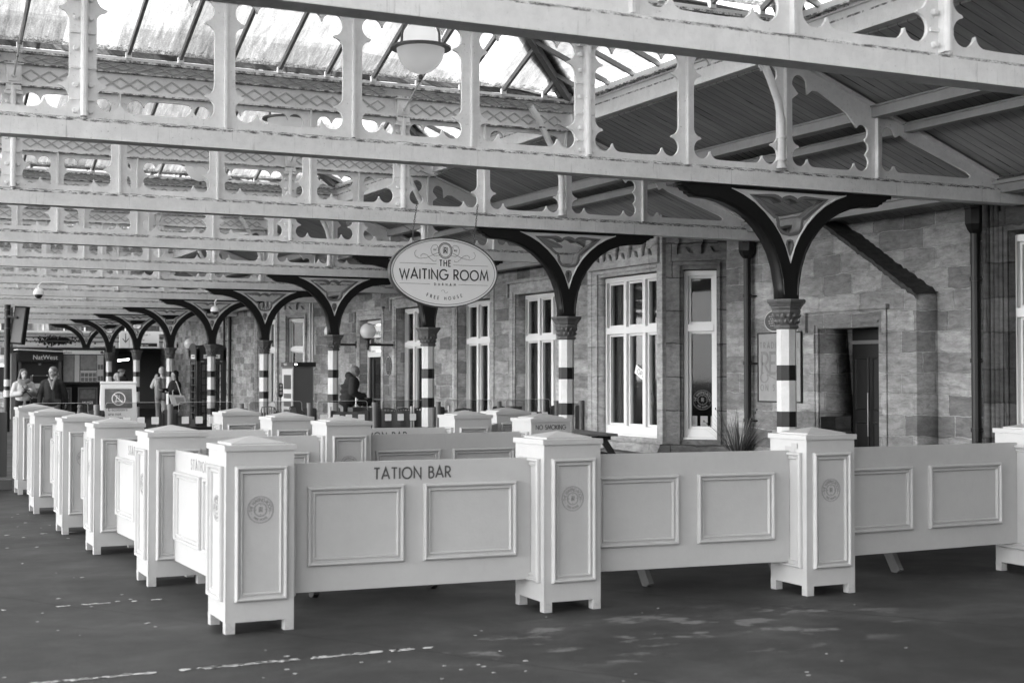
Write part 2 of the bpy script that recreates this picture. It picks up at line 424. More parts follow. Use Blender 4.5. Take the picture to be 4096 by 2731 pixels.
def plate_mesh(outer, holes, t, xf=None, name='plate'):
    cu = bpy.data.curves.new(name, 'CURVE'); cu.dimensions = '2D'; cu.fill_mode = 'BOTH'; cu.extrude = t / 2
    for poly in [outer] + list(holes):
        sp = cu.splines.new('POLY'); sp.points.add(len(poly) - 1); sp.use_cyclic_u = True
        for i, p in enumerate(poly): sp.points[i].co = (p[0], p[1], 0, 1)
    ob = bpy.data.objects.new(name, cu); col.objects.link(ob)
    dg = bpy.context.evaluated_depsgraph_get(); dg.update()
    me = bpy.data.meshes.new_from_object(ob.evaluated_get(dg)); me.name = name
    bpy.data.objects.remove(ob); bpy.data.curves.remove(cu)
    me.materials.clear()
    if xf is not None: me.transform(xf)
    bm = bmesh.new(); bm.from_mesh(me); bmesh.ops.remove_doubles(bm, verts=bm.verts, dist=1e-5); bmesh.ops.recalc_face_normals(bm, faces=bm.faces); bm.to_mesh(me); bm.free()
    return me

def join_mesh(meshes, name='joined'):
    bm = bmesh.new()
    for me in meshes: bm.from_mesh(me)
    out = bpy.data.meshes.new(name); bm.to_mesh(out); bm.free(); return out

def text_mesh(body, size, xf, ext=.001, align='CENTER', shear=0., name='text', sx=1.):
    cu = bpy.data.curves.new(name, 'FONT'); cu.body = body; cu.size = size; cu.extrude = ext; cu.align_x = align; cu.shear = shear
    cu.space_line = 1.0
    ob = bpy.data.objects.new(name, cu); col.objects.link(ob)
    dg = bpy.context.evaluated_depsgraph_get(); dg.update()
    me = bpy.data.meshes.new_from_object(ob.evaluated_get(dg)); bpy.data.objects.remove(ob); bpy.data.curves.remove(cu)
    me.materials.clear(); me.transform(xf @ Matrix.Diagonal((sx, 1, 1, 1))); return me

# ---------- geometric stroke lettering
def arc(cx, cy, rx, ry, a0, a1, n=12):
    return [(cx + rx * math.cos(R(a0 + (a1 - a0) * i / n)), cy + ry * math.sin(R(a0 + (a1 - a0) * i / n))) for i in range(n + 1)]
G = {
 'A': (.74, [[(0, 0), (.37, 1), (.74, 0)], [(.13, .32), (.61, .32)]]),
 'B': (.50, [[(.04, 0), (.04, 1), (.22, 1)] + arc(.22, .77, .22, .23, 90, -90, 8) + [(.04, .54)], [(.04, .54), (.24, .54)] + arc(.24, .27, .26, .27, 90, -90, 8) + [(.04, 0)]]),
 'D': (.70, [[(.04, 0), (.04, 1), (.2, 1)] + arc(.2, .5, .5, .5, 90, -90, 14) + [(.04, 0)]]),
 'E': (.46, [[(.46, 1), (.04, 1), (.04, 0), (.46, 0)], [(.04, .52), (.42, .52)]]),
 'F': (.44, [[(.44, 1), (.04, 1), (.04, 0)], [(.04, .52), (.40, .52)]]),
 'G': (.86, [arc(.48, .5, .46, .5, 42, 360, 24) + [(.56, .5)]]),
 'H': (.66, [[(.04, 0), (.04, 1)], [(.62, 0), (.62, 1)], [(.04, .53), (.62, .53)]]),
 'I': (.10, [[(.05, 0), (.05, 1)]]),
 'K': (.56, [[(.04, 0), (.04, 1)], [(.54, 1), (.06, .5), (.56, 0)]]),
 'L': (.42, [[(.04, 1), (.04, 0), (.42, 0)]]),
 'M': (.92, [[(.02, 0), (.16, 1), (.46, .18), (.76, 1), (.90, 0)]]),
 'N': (.72, [[(.04, 0), (.04, 1), (.68, 0), (.68, 1)]]),
 'O': (.94, [arc(.47, .5, .45, .5, 0, 360, 30)]),
 'R': (.54, [[(.04, 0), (.04, 1), (.24, 1)] + arc(.24, .74, .25, .26, 90, -90, 9) + [(.04, .48)], [(.22, .48), (.54, 0)]]),
 'S': (.48, [arc(.24, .76, .2, .24, 35, 270, 12) + arc(.24, .26, .22, .26, 90, -150, 12)]),
 'T': (.54, [[(0, 1), (.54, 1)], [(.27, 1), (.27, 0)]]),
 'U': (.62, [[(.04, 1), (.04, .3)] + arc(.31, .3, .27, .3, 180, 360, 12) + [(.58, .3), (.58, 1)]]),
 'W': (1.04, [[(0, 1), (.28, 0), (.52, .86), (.76, 0), (1.04, 1)]]),
 '1': (.24, [[(.02, .8), (.2, 1), (.2, 0)]]),
 '2': (.5, [arc(.25, .72, .23, .28, 160, -35, 10) + [(.03, 0), (.5, 0)]]),
 '7': (.46, [[(0, 1), (.46, 1), (.12, 0)]]),
 '8': (.48, [arc(.24, .76, .19, .24, -90, 270, 16), arc(.24, .26, .23, .26, 90, 450, 16)]),
 ' ': (.34, []),
}
def ribbon(bd, pts, wd, z, xf, th=.0012):
    pts = [p for i, p in enumerate(pts) if i == 0 or abs(p[0] - pts[i - 1][0]) + abs(p[1] - pts[i - 1][1]) > 1e-7]
    n = len(pts)
    closed = n > 3 and abs(pts[0][0] - pts[-1][0]) < 1e-6 and abs(pts[0][1] - pts[-1][1]) < 1e-6
    if closed: pts = pts[:-1]; n -= 1
    L = []; Rr = []
    P = [Vector((p[0], p[1])) for p in pts]
    for i in range(n):
        a = P[(i - 1) % n] if (closed or i > 0) else None; b = P[(i + 1) % n] if (closed or i < n - 1) else None
        d1 = (P[i] - a).normalized() if a is not None else None; d2 = (b - P[i]).normalized() if b is not None else None
        if d1 is None: d1 = d2
        if d2 is None: d2 = d1
        n1 = Vector((-d1.y, d1.x)); n2 = Vector((-d2.y, d2.x)); m = n1 + n2
        if m.length < 1e-4: m = n1
        m.normalize(); k = 1 / max(.35, m.dot(n1)); m = m * (wd / 2) * k
        L.append(P[i] + m); Rr.append(P[i] - m)
    vs = []; fs = []
    for i in range(n):
        for q in (L[i], Rr[i]):
            vs.append(xf @ Vector((q.x, q.y, z))); 
    for i in range(n):
        for q in (L[i], Rr[i]): vs.append(xf @ Vector((q.x, q.y, z + th)))
    o = 2 * n
    rng = range(n) if closed else range(n - 1)
    for i in rng:
        j = (i + 1) % n
        fs += [(2 * i, 2 * j, 2 * j + 1, 2 * i + 1), (o + 2 * i, o + 2 * i + 1, o + 2 * j + 1, o + 2 * j), (2 * i, o + 2 * i, o + 2 * j, 2 * j), (2 * i + 1, 2 * j + 1, o + 2 * j + 1, o + 2 * i + 1)]
    bd.add(vs, fs)
def letters(bd, s, h, wt, xf, track=.16, sx=1., centre=True, z=.001, width=None):
    """monoline lettering on the plane xf (u right, v up, n out); returns the width"""
    tot = sum(G[c][0] for c in s) * h * sx + track * h * (len(s) - 1)
    if width: track += (width - tot) / (h * (len(s) - 1)); tot = width
    x = -tot / 2 if centre else 0
    k = 0
    for c in s:
        for st in G[c][1]:
            ribbon(bd, [(x + p[0] * h * sx, p[1] * h) for p in st], wt, z + .0004 * (k % 4), xf); k += 1
        x += G[c][0] * h * sx + track * h
    return tot
def letters_arc(bd, s, h, wt, xf, rad, a_mid, track=.16, inward=False, z=.001, span=None, sx=1.):
    tot = sum(G[c][0] for c in s) * h * sx + track * h * (len(s) - 1)
    if span: track += (span - tot) / (h * (len(s) - 1)); tot = span
    x = -tot / 2
    for c in s:
        wc = G[c][0] * h * sx; xm = x + wc / 2
        if not inward:
            a = a_mid - xm / rad; ro = a - math.pi / 2; cx, cy_ = rad * math.cos(a), rad * math.sin(a)
        else:
            a = a_mid + xm / rad; ro = a + math.pi / 2; cx, cy_ = rad * math.cos(a), rad * math.sin(a)
        cs, sn = math.cos(ro), math.sin(ro)
        for i, st in enumerate(G[c][1]):
            pts = [((p[0] - G[c][0] / 2) * h * sx, (p[1] - .5) * h) for p in st]
            ribbon(bd, [(cx + px * cs - py * sn, cy_ + px * sn + py * cs) for px, py in pts], wt, z + .0003 * i, xf)
        x += wc + track * h
def ring(bd, r, wt, xf, z=.001, n=48, c=(0, 0), ry=None):
    ribbon(bd, [(c[0] + r * math.cos(2 * math.pi * i / n), c[1] + (ry or r) * math.sin(2 * math.pi * i / n)) for i in range(n + 1)], wt, z, xf)
def monogram(bd, s, wt, xf, z=.001):
    """interlaced T W R monogram"""
    for i, st in enumerate([[(-.5, .62), (.42, .62)], [(-.04, .62), (-.04, -.6)], [(-.44, .45), (-.36, -.5), (0, .0), (.38, -.55), (.46, .62)], [(-.2, -.3), (-.2, .5), (.12, .5)], [(.12, .5), (.26, .38), (.26, .22), (.12, .1), (-.2, .1)], [(.05, .1), (.3, -.3)]]):
        ribbon(bd, [(p[0] * s, p[1] * s) for p in st], wt, z + .0003 * i, xf)
def emblem(bd, r, xf, k=1.):
    ring(bd, r, .03 * r, xf); ring(bd, r * .94, .022 * r, xf, .0013); ring(bd, r * .50, .04 * r, xf); ring(bd, r * .44, .02 * r, xf, .0013)
    letters_arc(bd, 'THE WAITING ROOM', r * .235, r * .045 * k, xf, r * .73, math.pi / 2, .1, span=r * 2.55)
    letters_arc(bd, 'FREE HOUSE', r * .15, r * .032 * k, xf, r * .74, -math.pi / 2, .1, inward=True, span=r * 1.1)
    monogram(bd, r * .32, r * .035 * k, xf)
    for a in (200, 340): ribbon(bd, [(r * .75 * math.cos(R(a + d)), r * .75 * math.sin(R(a + d))) for d in (-9, 0, 9)], r * .02, .001, xf)
    for a in (0, 90, 180, 270): ring(bd, r * .035, r * .02, xf, .0016, 8, (r * .36 * math.cos(R(a)), r * .36 * math.sin(R(a))))

def rect_frame(bd, xf, u0, u1, v0, v1, prof):
    """mitred moulding: prof = [(inset, height)...]"""
    vs = []; fs = []
    for (d, h) in prof:
        for (u, v) in ((u0 + d, v0 + d), (u1 - d, v0 + d), (u1 - d, v1 - d), (u0 + d, v1 - d)): vs.append(xf @ Vector((u, v, h)))
    for i in range(len(prof) - 1):
        for k in range(4): fs.append((i * 4 + k, i * 4 + (k + 1) % 4, (i + 1) * 4 + (k + 1) % 4, (i + 1) * 4 + k))
    bd.add(vs, fs)
MOULD = [(0, 0), (0, .016), (.004, .027), (.011, .032), (.019, .030), (.024, .021), (.026, .011), (.037, .010), (.039, .017), (.044, .019), (.049, .013), (.052, .004), (.052, 0)]
ORD = ['first', 'second', 'third', 'fourth', 'fifth', 'sixth', 'seventh', 'eighth', 'ninth', 'tenth', 'eleventh', 'twelfth', 'thirteenth']

# ------------------------------------------------------------------ ground
Y0, XC, S = 12.39, 9.257, 5.0
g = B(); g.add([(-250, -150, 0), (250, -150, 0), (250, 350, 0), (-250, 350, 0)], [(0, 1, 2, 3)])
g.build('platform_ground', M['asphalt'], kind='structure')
# worn bay lines: flakes of old white paint lying on the asphalt
def worn_line(y, x0, x1, dens, seed, label, slope=0.):
    r = random.Random(seed); bd = B(); x = x0
    while x < x1:
        if r.random() < dens:
            ln = r.uniform(.02, .10) * (1.2 if dens > .8 else .8); wd = r.uniform(.012, .030) if dens > .6 else r.uniform(.008, .02)
            cyy = y + slope * (x - x0) + r.uniform(-.012, .012); n = 11
            pts = []
            for k in range(n):
                a = 2 * math.pi * k / n; q = r.uniform(.45, 1.2)
                pts.append((x + ln / 2 * math.cos(a) * q, cyy + wd * math.sin(a) * q))
            bd.prism(pts, .003, .0045); x += ln * r.uniform(.2, .6)
        else: x += r.uniform(.03, .12)
    o = bd.build('painted_line', M['chip']); o['kind'] = 'structure'; o['label'] = label
worn_line(7.755, 1.0, 3.3, .9, 1, 'thick worn white line on the platform nearest the camera')
worn_line(10.25, 1.0, 2.3, .6, 2, 'worn white line running behind the corner post')
worn_line(12.69, 1.2, 2.2, .35, 3, 'faint worn white line beside the third post')
worn_line(15.0, 1.5, 2.3, .5, 4, 'faint worn white line beside the fourth post')
bd = B(); r_ = random.Random(11)
for i in range(300):
    x = r_.uniform(.3, 3.6) if i < 200 else r_.uniform(2.5, 11); y = r_.uniform(5.5, 22) if i < 200 else r_.uniform(5.5, 12)
    if x < 2.2 or y < 8.4 or i >= 300:
        q = r_.uniform(.005, .017) * (1 if i < 200 else .7)
        n = 8; bd.prism([(x + q * math.cos(2 * math.pi * k / n) * r_.uniform(.7, 1.5), y + q * math.sin(2 * math.pi * k / n) * r_.uniform(.7, 1.1)) for k in range(n)], .0025, .004)
o = bd.build('chewing_gum', M['gum'], kind='stuff'); o['label'] = 'pale flattened gum spots scattered over the dark asphalt'; o['category'] = 'gum spots'

# ------------------------------------------------------------------ canopy girders
XS = [-.46, .735, 1.955, 3.173, 4.362, 5.555, 6.804, 7.993, 9.235, 10.47]
BOLT = {2, 6}
ZB, ZF, ZC, ZT = 3.58, 3.735, 3.765, 4.975      # fascia bottom/top, web bottom/top
def arcp(cx, cz, r, a0, a1, n=6): return arc(cx, cz, r, r, a0, a1, n)
def fret_hole(xl, xr):
    """cusped opening between two stiles; lobes are arcs centred inside the opening"""
    W_ = xr - xl
    q = []  # bottom-left quarter from the left side downwards then to the right, relative to the corner (0,0)=(xl,3.84)
    q += [(0, .33)] + arcp(.09, .31, .09, 180, 262, 5) + [(.092, .205)] + arcp(.10, .10, .10, 100, 350, 14) + [(.200, .082)] + arcp(.29, .088, .086, 185, 270, 5) + [(.40, -.002)]
    H_ = 4.906 - 3.84
    bl = [(xl + u, 3.84 + v) for u, v in q]; br = [(xr - u, 3.84 + v) for u, v in q][::-1]
    tr = [(xr - u, 3.84 + H_ - v) for u, v in q]; tl = [(xl + u, 3.84 + H_ - v) for u, v in q][::-1]
    return bl + br + tr + tl
XM = Matrix(((1, 0, 0, 0), (0, 0, -1, 0), (0, 1, 0, 0), (0, 0, 0, 1)))      # plate (u,v,w) -> (x, -w... , z)
def zc(x): return 5.03 - .38 * (x - 9.257)     # top edge of the sloping chord
def half(i): return .112 if i in BOLT else .092
gird = thing('canopy_girder', 'x', 'girder', (0, 0, 0), 0, 'iron girders across the platform')
bd = B(); bd.box(-3.0, 12.58, -.125, .07, ZB, ZF); bd.box(-3.0, 12.56, -.105, .05, ZF, ZF + .014); bd.box(-3.0, 12.54, -.075, .045, ZF + .014, ZF + .028)
bd.build('bottom_chord', M['beam_white'], gird, bevel=.004)
pans = []
for i in range(8):
    xa, xb = XS[i], XS[i + 1]
    me = plate_mesh([(xa + .001, ZC - .002), (xb - .001, ZC - .002), (xb - .001, ZT), (xa + .001, ZT)], [fret_hole(xa + half(i), xb - half(i + 1))], .032, XM)
    link('fretwork_panel', me, M['iron_white'], gird)
# haunch panels beyond the column
xa, xb = XS[8], XS[9]
l, r = xa + .10, xb - .10
q = [(l, 4.17)] + arcp(l + .09, 4.15, .09, 180, 262, 5) + [(l + .092, 4.045)] + arcp(l + .10, 3.94, .10, 100, 350, 14) + arcp(l + .29, 3.928, .086, 185, 270, 5)
q += [(r - .40, 3.838)] + arcp(r - .29, 3.928, .086, 270, 355, 5) + arcp(r - .10, 3.94, .10, 190, 405, 12) + arcp(r - .085, 4.105, .085, -60, 60, 8) + arcp(r - .09, 4.27, .085, -60, 150, 10)
q += [(r - .20, 4.36), (r - .30, 4.47), (l + .36, zc(l + .36) - .19), (l + .27, zc(l + .3) - .21), (l + .205, zc(l + .2) - .30)] + arcp(l + .10, 4.73, .10, 20, 190, 9) + [(l + .08, 4.62), (l, 4.56)]
link('fretwork_panel', plate_mesh([(xa + .001, ZC - .002), (xb - .001, ZC - .002), (xb - .001, zc(xb) - .03), (xa + .001, zc(xa) - .03)], [q], .032, XM), M['iron_white'], gird)
l = xb + .09
q = [(l, 4.05)] + arcp(l + .08, 3.945, .085, 180, 345, 9) + arcp(l + .25, 3.925, .07, 185, 270, 5) + [(11.75, 3.853), (11.84, 3.86), (11.86, 3.885), (11.80, 3.925), (l + .36, zc(l + .36) - .17), (l + .26, zc(l + .26) - .155), (l + .20, zc(l + .2) - .21)] + arcp(l + .09, 4.27, .09, 10, 185, 9)
link('fretwork_panel', plate_mesh([(xb + .001, ZC - .002), (12.45, ZC - .002), (12.45, zc(12.45) - .03), (xb + .001, zc(xb) - .03)], [q], .032, XM), M['iron_white'], gird)
bd = B(); bd.bar((9.10, -.01, zc(9.10) - .014), (12.50, -.01, zc(12.50) - .014), .12, .03); bd.build('sloping_chord', M['iron_white'], gird, bevel=.003)
for i in range(10):
    x = XS[i]; bd = B(); top = ZT if i < 9 else zc(x) - .03
    if i in BOLT:
        bd.box(x - .022, x + .022, -.075, .055, ZC, top - .03)
        bd.tube([(x, -.085, ZC - .02), (x, -.085, top - .02)], .030, 10)
        for zz in (3.83, 4.05, 4.36, 4.62, 4.78):
            for sx_ in (-1, 1): bd.lathe([(.0, -.0), (.024, .0), (.022, .022), (.014, .034), (0, .036)], 8, (0, 0, 0)) if False else bd.tube([(x + sx_ * .062, -.014, zz), (x + sx_ * .062, -.048, zz)], [.026, .018], 8)
        for zz in (3.93, 4.20, 4.50): bd.box(x - .10, x + .10, -.034, -.014, zz - .012, zz + .012)
    else:
        bd.box(x - .010, x + .010, -.065, -.014, ZC, top - .005); bd.box(x - .010, x + .010, .014, .05, ZC, top - .005)
    bd.build('bolted_joint' if i in BOLT else 'stiffening_rib', M['iron_white'], gird)
# decorated top beam with gutter
bd = B(); bd.box(-3., 9.33, -.035, .035, ZT, 5.215); bd.box(-3., 9.34, -.065, .065, ZT - .014, ZT + .012); bd.box(-3., 9.34, -.075, .075, 5.215, 5.235)
bd.add([(-3., -.07, 5.235), (9.34, -.07, 5.235), (9.34, -.14, 5.325), (-3., -.14, 5.325), (-3., .07, 5.235), (9.34, .07, 5.235), (9.34, .14, 5.325), (-3., .14, 5.325)], [(0, 1, 2, 3), (4, 7, 6, 5), (0, 4, 5, 1), (3, 2, 6, 7), (1, 5, 6, 2), (0, 3, 7, 4)])
bd.box(-3., 9.36, -.175, .175, 5.325, 5.385)
bd.build('gutter_beam', M['iron_white'], gird, bevel=.003)
for zc_, hh, yy, sl in ((5.095, .066, -.041, 0), (5.281, .034, -.114, .78)):
    for r0, r1 in ((-2.9, 1.955), (1.955, 6.804), (6.804, 9.25)):
        bd = B(); xx = r0 + (.10 if r0 > 0 else 0)
        while xx + .205 < r1 - .09:
            c = [(xx, 0), (xx + .1, hh), (xx + .2, 0), (xx + .1, -hh)]
            for a_, b_ in ((0, 1), (1, 2), (2, 3), (3, 0)):
                p0 = Vector((c[a_][0], yy - c[a_][1] * sl, zc_ + c[a_][1])); p1 = Vector((c[b_][0], yy - c[b_][1] * sl, zc_ + c[b_][1])); bd.bar(p0, p1, .013, .016)
            xx += .205
        bd.build('diamond_moulding', M['iron_grimy'], gird)
for i in BOLT:
    bd = B(); x = XS[i]; bd.box(x - .085, x + .085, -.10, -.036, 4.90, 5.20); bd.box(x - .11, x + .11, -.13, -.036, 5.20, 5.235); bd.box(x - .06, x + .06, -.11, -.10, 5.0, 5.15)
    bd.tube([(x, -.10, 5.07), (x, -.135, 5.07)], .028, 8); bd.box(x - .10, x + .10, -.09, -.036, 4.86, 4.90)
    bd.build('beam_bracket', M['iron_white'], gird, bevel=.004)
# rainwater pipe from the valley gutter down to the column head
bd = B(); bd.tube([(8.62, -.17, 5.24), (8.70, -.18, 5.14), (8.95, -.15, 4.72), (9.08, -.11, 4.50), (9.14, -.085, 4.30), (9.14, -.085, 3.80)], [.042] * 6, 12)
for zz in (3.80, 3.88, 4.12): bd.tube([(9.14, -.085, zz - .012), (9.14, -.085, zz + .012)], .055, 12)
bd.build('rainwater_pipe', M['iron_white'], gird, smooth=True)
GL = ['girder nearest the camera, cut off by the top of the picture', 'girder resting on the nearest striped column, ending at the wall',
      'girder from which the oval pub sign hangs', 'girder just behind the oval pub sign']
GIRD = {}
gird.location = (0, Y0 - S, 0); gird['label'] = 'ornate ' + GL[0]; GIRD[1] = gird
for k in range(2, 12):
    lab = 'ornate ' + (GL[k - 1] if k <= 4 else ORD[k - 1] + ' cross girder counted from the camera, over the ' + ORD[k - 2] + ' striped column')
    GIRD[k] = copy_tree(gird, (0, Y0 + (k - 2) * S, 0), lab)

# ------------------------------------------------------------------ glazed ridge-and-furrow roof, one ridge between each two girders
bay = thing('glazed_roof', 'x', 'glass roof', (0, 0, 0), 0, 'glazed roof ridges between the girders')
ZE, SL = 5.40, .40; ZR = ZE + SL * 2.5
XL, XE = -13.0, 9.36  # glass lengthened on the left, out of view, to cut low side sky light
bd = B(); e = .16
bd.add([(XL, e, ZE + e * SL), (XE - e, e, ZE + e * SL), (XE - 2.5, 2.5, ZR), (XL, 2.5, ZR)], [(0, 1, 2, 3)])
bd.add([(XL, 5 - e, ZE + e * SL), (XE - e, 5 - e, ZE + e * SL), (XE - 2.5, 2.5, ZR), (XL, 2.5, ZR)], [(0, 3, 2, 1)])
bd.add([(XE - e, e, ZE + e * SL), (XE - e, 5 - e, ZE + e * SL), (XE - 2.5, 2.5, ZR)], [(0, 1, 2)])
link('roof_glass', bd.mesh('roof_glass', merge=False), M['roof_glass'], bay)
def gbar(name, a, b, wd=.035, ht=.06, mat='steel_dark'): return B().bar(a, b, wd, ht).build(name, M[mat], bay)
x = 8.83
while x > -4:
    run = min(2.5, XE - x)
    for s_ in (0, 1):
        yy = lambda t: t if s_ == 0 else 5 - t
        gbar('glazing_bar', (x, yy(.12), ZE + .12 * SL - .035), (x, yy(run), ZE + run * SL - .035), .038, .06, 'lead')
        B().box(x - .035, x + .035, yy(.175) - .02, yy(.175) + .02, ZE - .03, ZE + .045).build('bar_shoe', M['iron_white'], bay)
    x -= .62
for k in range(7):
    y = .62 + k * .627; run = min(y, 5 - y)
    gbar('glazing_bar', (XE - .12, y, ZE + .12 * SL - .035), (XE - run, y, ZE + run * SL - .035), .038, .06, 'lead')
for ya in (0, 5):
    gbar('hip_rafter', (XE - .05, abs(ya - .05), ZE - .02), (XE - 2.5, 2.5, ZR - .05), .07, .12, 'lead')
    d = Vector((-2.5, 2.5 if ya == 0 else -2.5, 2.5 * SL)).normalized(); sd_ = d.cross(Vector((0, 0, 1))).normalized()
    a = Vector((XE, ya, ZE + .03)); c = Vector((XE - 2.5, 2.5, ZR + .03)); b2 = B()
    rr = random.Random(3); L_ = []; R_ = []
    for i in range(15):
        t = i / 14; p = a.lerp(c, t); L_.append(p + sd_ * (.17 + rr.uniform(-.02, .02))); R_.append(p - sd_ * (.17 + rr.uniform(-.02, .02)))
    b2.add([v + Vector((0, 0, -.17 * SL * .7)) for v in L_] + [a.lerp(c, i / 14) for i in range(15)] + [v + Vector((0, 0, -.17 * SL * .7)) for v in R_], [(i, i + 1, 16 + i, 15 + i) for i in range(14)] + [(15 + i, 16 + i, 31 + i, 30 + i) for i in range(14)])
    b2.build('hip_flashing', M['dark_felt'], bay)
gbar('ridge_beam', (XL, 2.5, ZR - .03), (XE - 2.5, 2.5, ZR - .03), .12, .14, 'iron_white')
B().box(XE - .06, XE + .16, .1, 4.9, 5.07, 5.30).box(XE - .085, XE + .16, .1, 4.9, 5.30, 5.335).box(XE - .14, XE - .02, .06, 4.94, 5.335, 5.42).box(XE - .075, XE + .1, .1, 4.9, 5.035, 5.07).build('eaves_beam', M['beam_white'], bay, bevel=.004)
bd = B()
for x in (1.955, 6.804):
    bd.tube([(x, .14, 5.07), (x, 2.5, ZR - .1)], .013, 6)
    bd.tube([(x, 4.86, 5.07), (x, 2.5, ZR - .1)], .013, 6)
bd.build('tie_rod', M['iron_white'], bay)
bay.location = (0, Y0 - S, 0); bay['label'] = 'glazed roof ridge nearest the camera, mostly hidden behind the top girder'
BL = {2: 'dirty glazed roof ridge with the dark hip beside the nearest hanging lamp', 3: 'dirty glazed roof ridge above the oval pub sign', 4: 'dirty glazed roof ridge just behind the oval pub sign'}
for k in range(-1, 11):
    if k == 1: continue
    copy_tree(bay, (0, Y0 + (k - 2) * S, 0), BL.get(k, ('dirty glazed roof ridge number %d counted from the camera' % k) if k > 0 else 'dirty glazed roof ridge overhead, out behind the camera' if k == 0 else 'dirty glazed roof ridge furthest behind the camera'))

# boarded lean-to soffit between the column line and the building
sof = thing('boarded_soffit', 'x', 'soffit', (0, 0, 0), 0, 'boarded soffits beside the building')
zs = lambda x: zc(x) + .035
bd = B(); bd.add([(9.40, .0, zs(9.4)), (13.2, .0, zs(13.2)), (13.2, 4.996, zs(13.2)), (9.40, 4.996, zs(9.4)), (9.40, .0, zs(9.4) + .05), (13.2, .0, zs(13.2) + .05), (13.2, 4.996, zs(13.2) + .05), (9.40, 4.996, zs(9.4) + .05)], [(0, 1, 2, 3), (4, 7, 6, 5), (0, 4, 5, 1), (1, 5, 6, 2), (2, 6, 7, 3), (3, 7, 4, 0)])
bd.build('ceiling_boards', M['boards'], sof)
for xa, wd, dp in ((10.40, .16, .13), (10.86, .12, .10)):
    B().box(xa, xa + wd, .02, 4.97, zs(xa + wd) - dp, zs(xa + wd) - .002).box(xa - .02, xa + wd + .02, .02, 4.97, zs(xa + wd) - .018, zs(xa + wd) - .001).build('purlin', M['purlin'], sof, bevel=.004)
B().box(12.20, 12.42, .02, 4.97, 3.70, 3.80).box(12.16, 12.22, .02, 4.97, 3.80, 3.84).build('wall_plate', M['purlin'], sof, bevel=.004)
bd = B(); rr = random.Random(9)
for q in range(4):
    bd.tube([(12.18 + .035 * q + rr.uniform(-.01, .01), .1 + j * .6, 3.86 + .018 * (q % 2) + rr.uniform(-.012, .012)) for j in range(9)], .010, 5)
bd.build('cable_bundle', M['steel_dark'], sof)
sof.location = (0, Y0 - S, 0); sof['label'] = 'boarded soffit panel nearest the camera, at the top right'
for k in range(-1, 11):
    if k != 1: copy_tree(sof, (0, Y0 + (k - 2) * S, 0), 'boarded soffit panel above the door and bay window' if k == 2 else 'boarded soffit panel behind the oval pub sign' if k == 3 else ('boarded soffit panel number %d counted from the camera' % k) if k > 0 else ('boarded soffit panel %s behind the camera' % ('just' if k == 0 else 'far')))

# ------------------------------------------------------------------ striped iron columns with spandrel brackets
def octo(r0, z0, r1, z1, bd): bd.lathe([(r0, z0), (r1, z1)], 8, (0, 0, 0), R(22.5))
cl = thing('iron_column', 'x', 'column', (0, 0, 0), 0, 'striped iron columns along the platform')
RO = .1065
bands = [(0, .06, 0), (.06, .235, 1), (.235, .555, 0), (.555, .72, 1), (.72, 1.048, 0), (1.048, 1.212, 1), (1.212, 1.54, 0), (1.54, 1.703, 1), (1.703, 2.112, 0)]
b_w, b_b = B(), B()
for z0, z1, kk in bands: octo(RO + (.0 if not kk else .0005), z0, RO + (0 if not kk else .0005), z1, b_b if kk else b_w)
b_w.build('shaft', M['column_white'], cl); b_b.build('black_band', M['black'], cl)
B().lathe([(.17, 0), (.17, .06), (.15, .10), (.13, .13), (.12, .18)], 8, (0, 0, 0), R(22.5)).build('base', M['black'], cl)
B().lathe([(.108, 2.085), (.128, 2.09), (.135, 2.105), (.128, 2.125), (.112, 2.13), (.118, 2.16), (.125, 2.2), (.15, 2.255), (.155, 2.262), (.158, 2.285), (.150, 2.29), (.165, 2.31), (.170, 2.33), (.182, 2.335), (.190, 2.355), (.202, 2.36), (.212, 2.385), (.208, 2.402), (.12, 2.408)], 8, (0, 0, 0), R(22.5)).build('capital', M['capital'], cl, bevel=.003)
bd = B()
for row, (zz, rr0, off) in enumerate(((2.135, .115, 0), (2.195, .126, .5))):
    for k in range(14):
        a = 2 * math.pi * (k + off) / 14; ca, sa = math.cos(a), math.sin(a)
        for dz, ww, oo in ((0, .016, 0), (.03, .024, .010), (.052, .013, .022)):
            pass
        pts = [(-.018, 0, .004), (.018, 0, .004), (.027, .030, .016), (0, .062, .028), (-.027, .030, .016), (0, .028, .030)]
        vs = [((rr0 + n_) * ca - u * sa, (rr0 + n_) * sa + u * ca, zz + v) for u, v, n_ in pts]
        bd.add(vs, [(0, 1, 5), (1, 2, 5), (2, 3, 5), (3, 4, 5), (4, 0, 5)])
bd.build('leaf_ornament', M['capital'], cl)
# black Y bracket: outer arcs below, spandrel triangle cut out
oR = [(.105, 2.405), (.105, 2.52), (.120, 2.60), (.150, 2.75), (.205, 2.90), (.28, 3.03), (.38, 3.15), (.50, 3.26), (.65, 3.345), (.80, 3.40), (.98, 3.435), (1.18, 3.445), (1.21, 3.47), (1.24, 3.475), (1.25, 3.50), (1.29, 3.51), (1.31, 3.535), (1.37, 3.54), (1.37, 3.577)]
tri_r = [(.0, 2.78), (.06, 2.95), (.13, 3.08), (.22, 3.20), (.33, 3.31), (.46, 3.41), (.60, 3.485), (.76, 3.545)]
outer = oR + [(-x, z) for x, z in oR[::-1]]
tri = tri_r + [(-x, z) for x, z in tri_r[:0:-1]]
link('bracket', plate_mesh(outer, [tri], .165, XM), M['black'], cl)
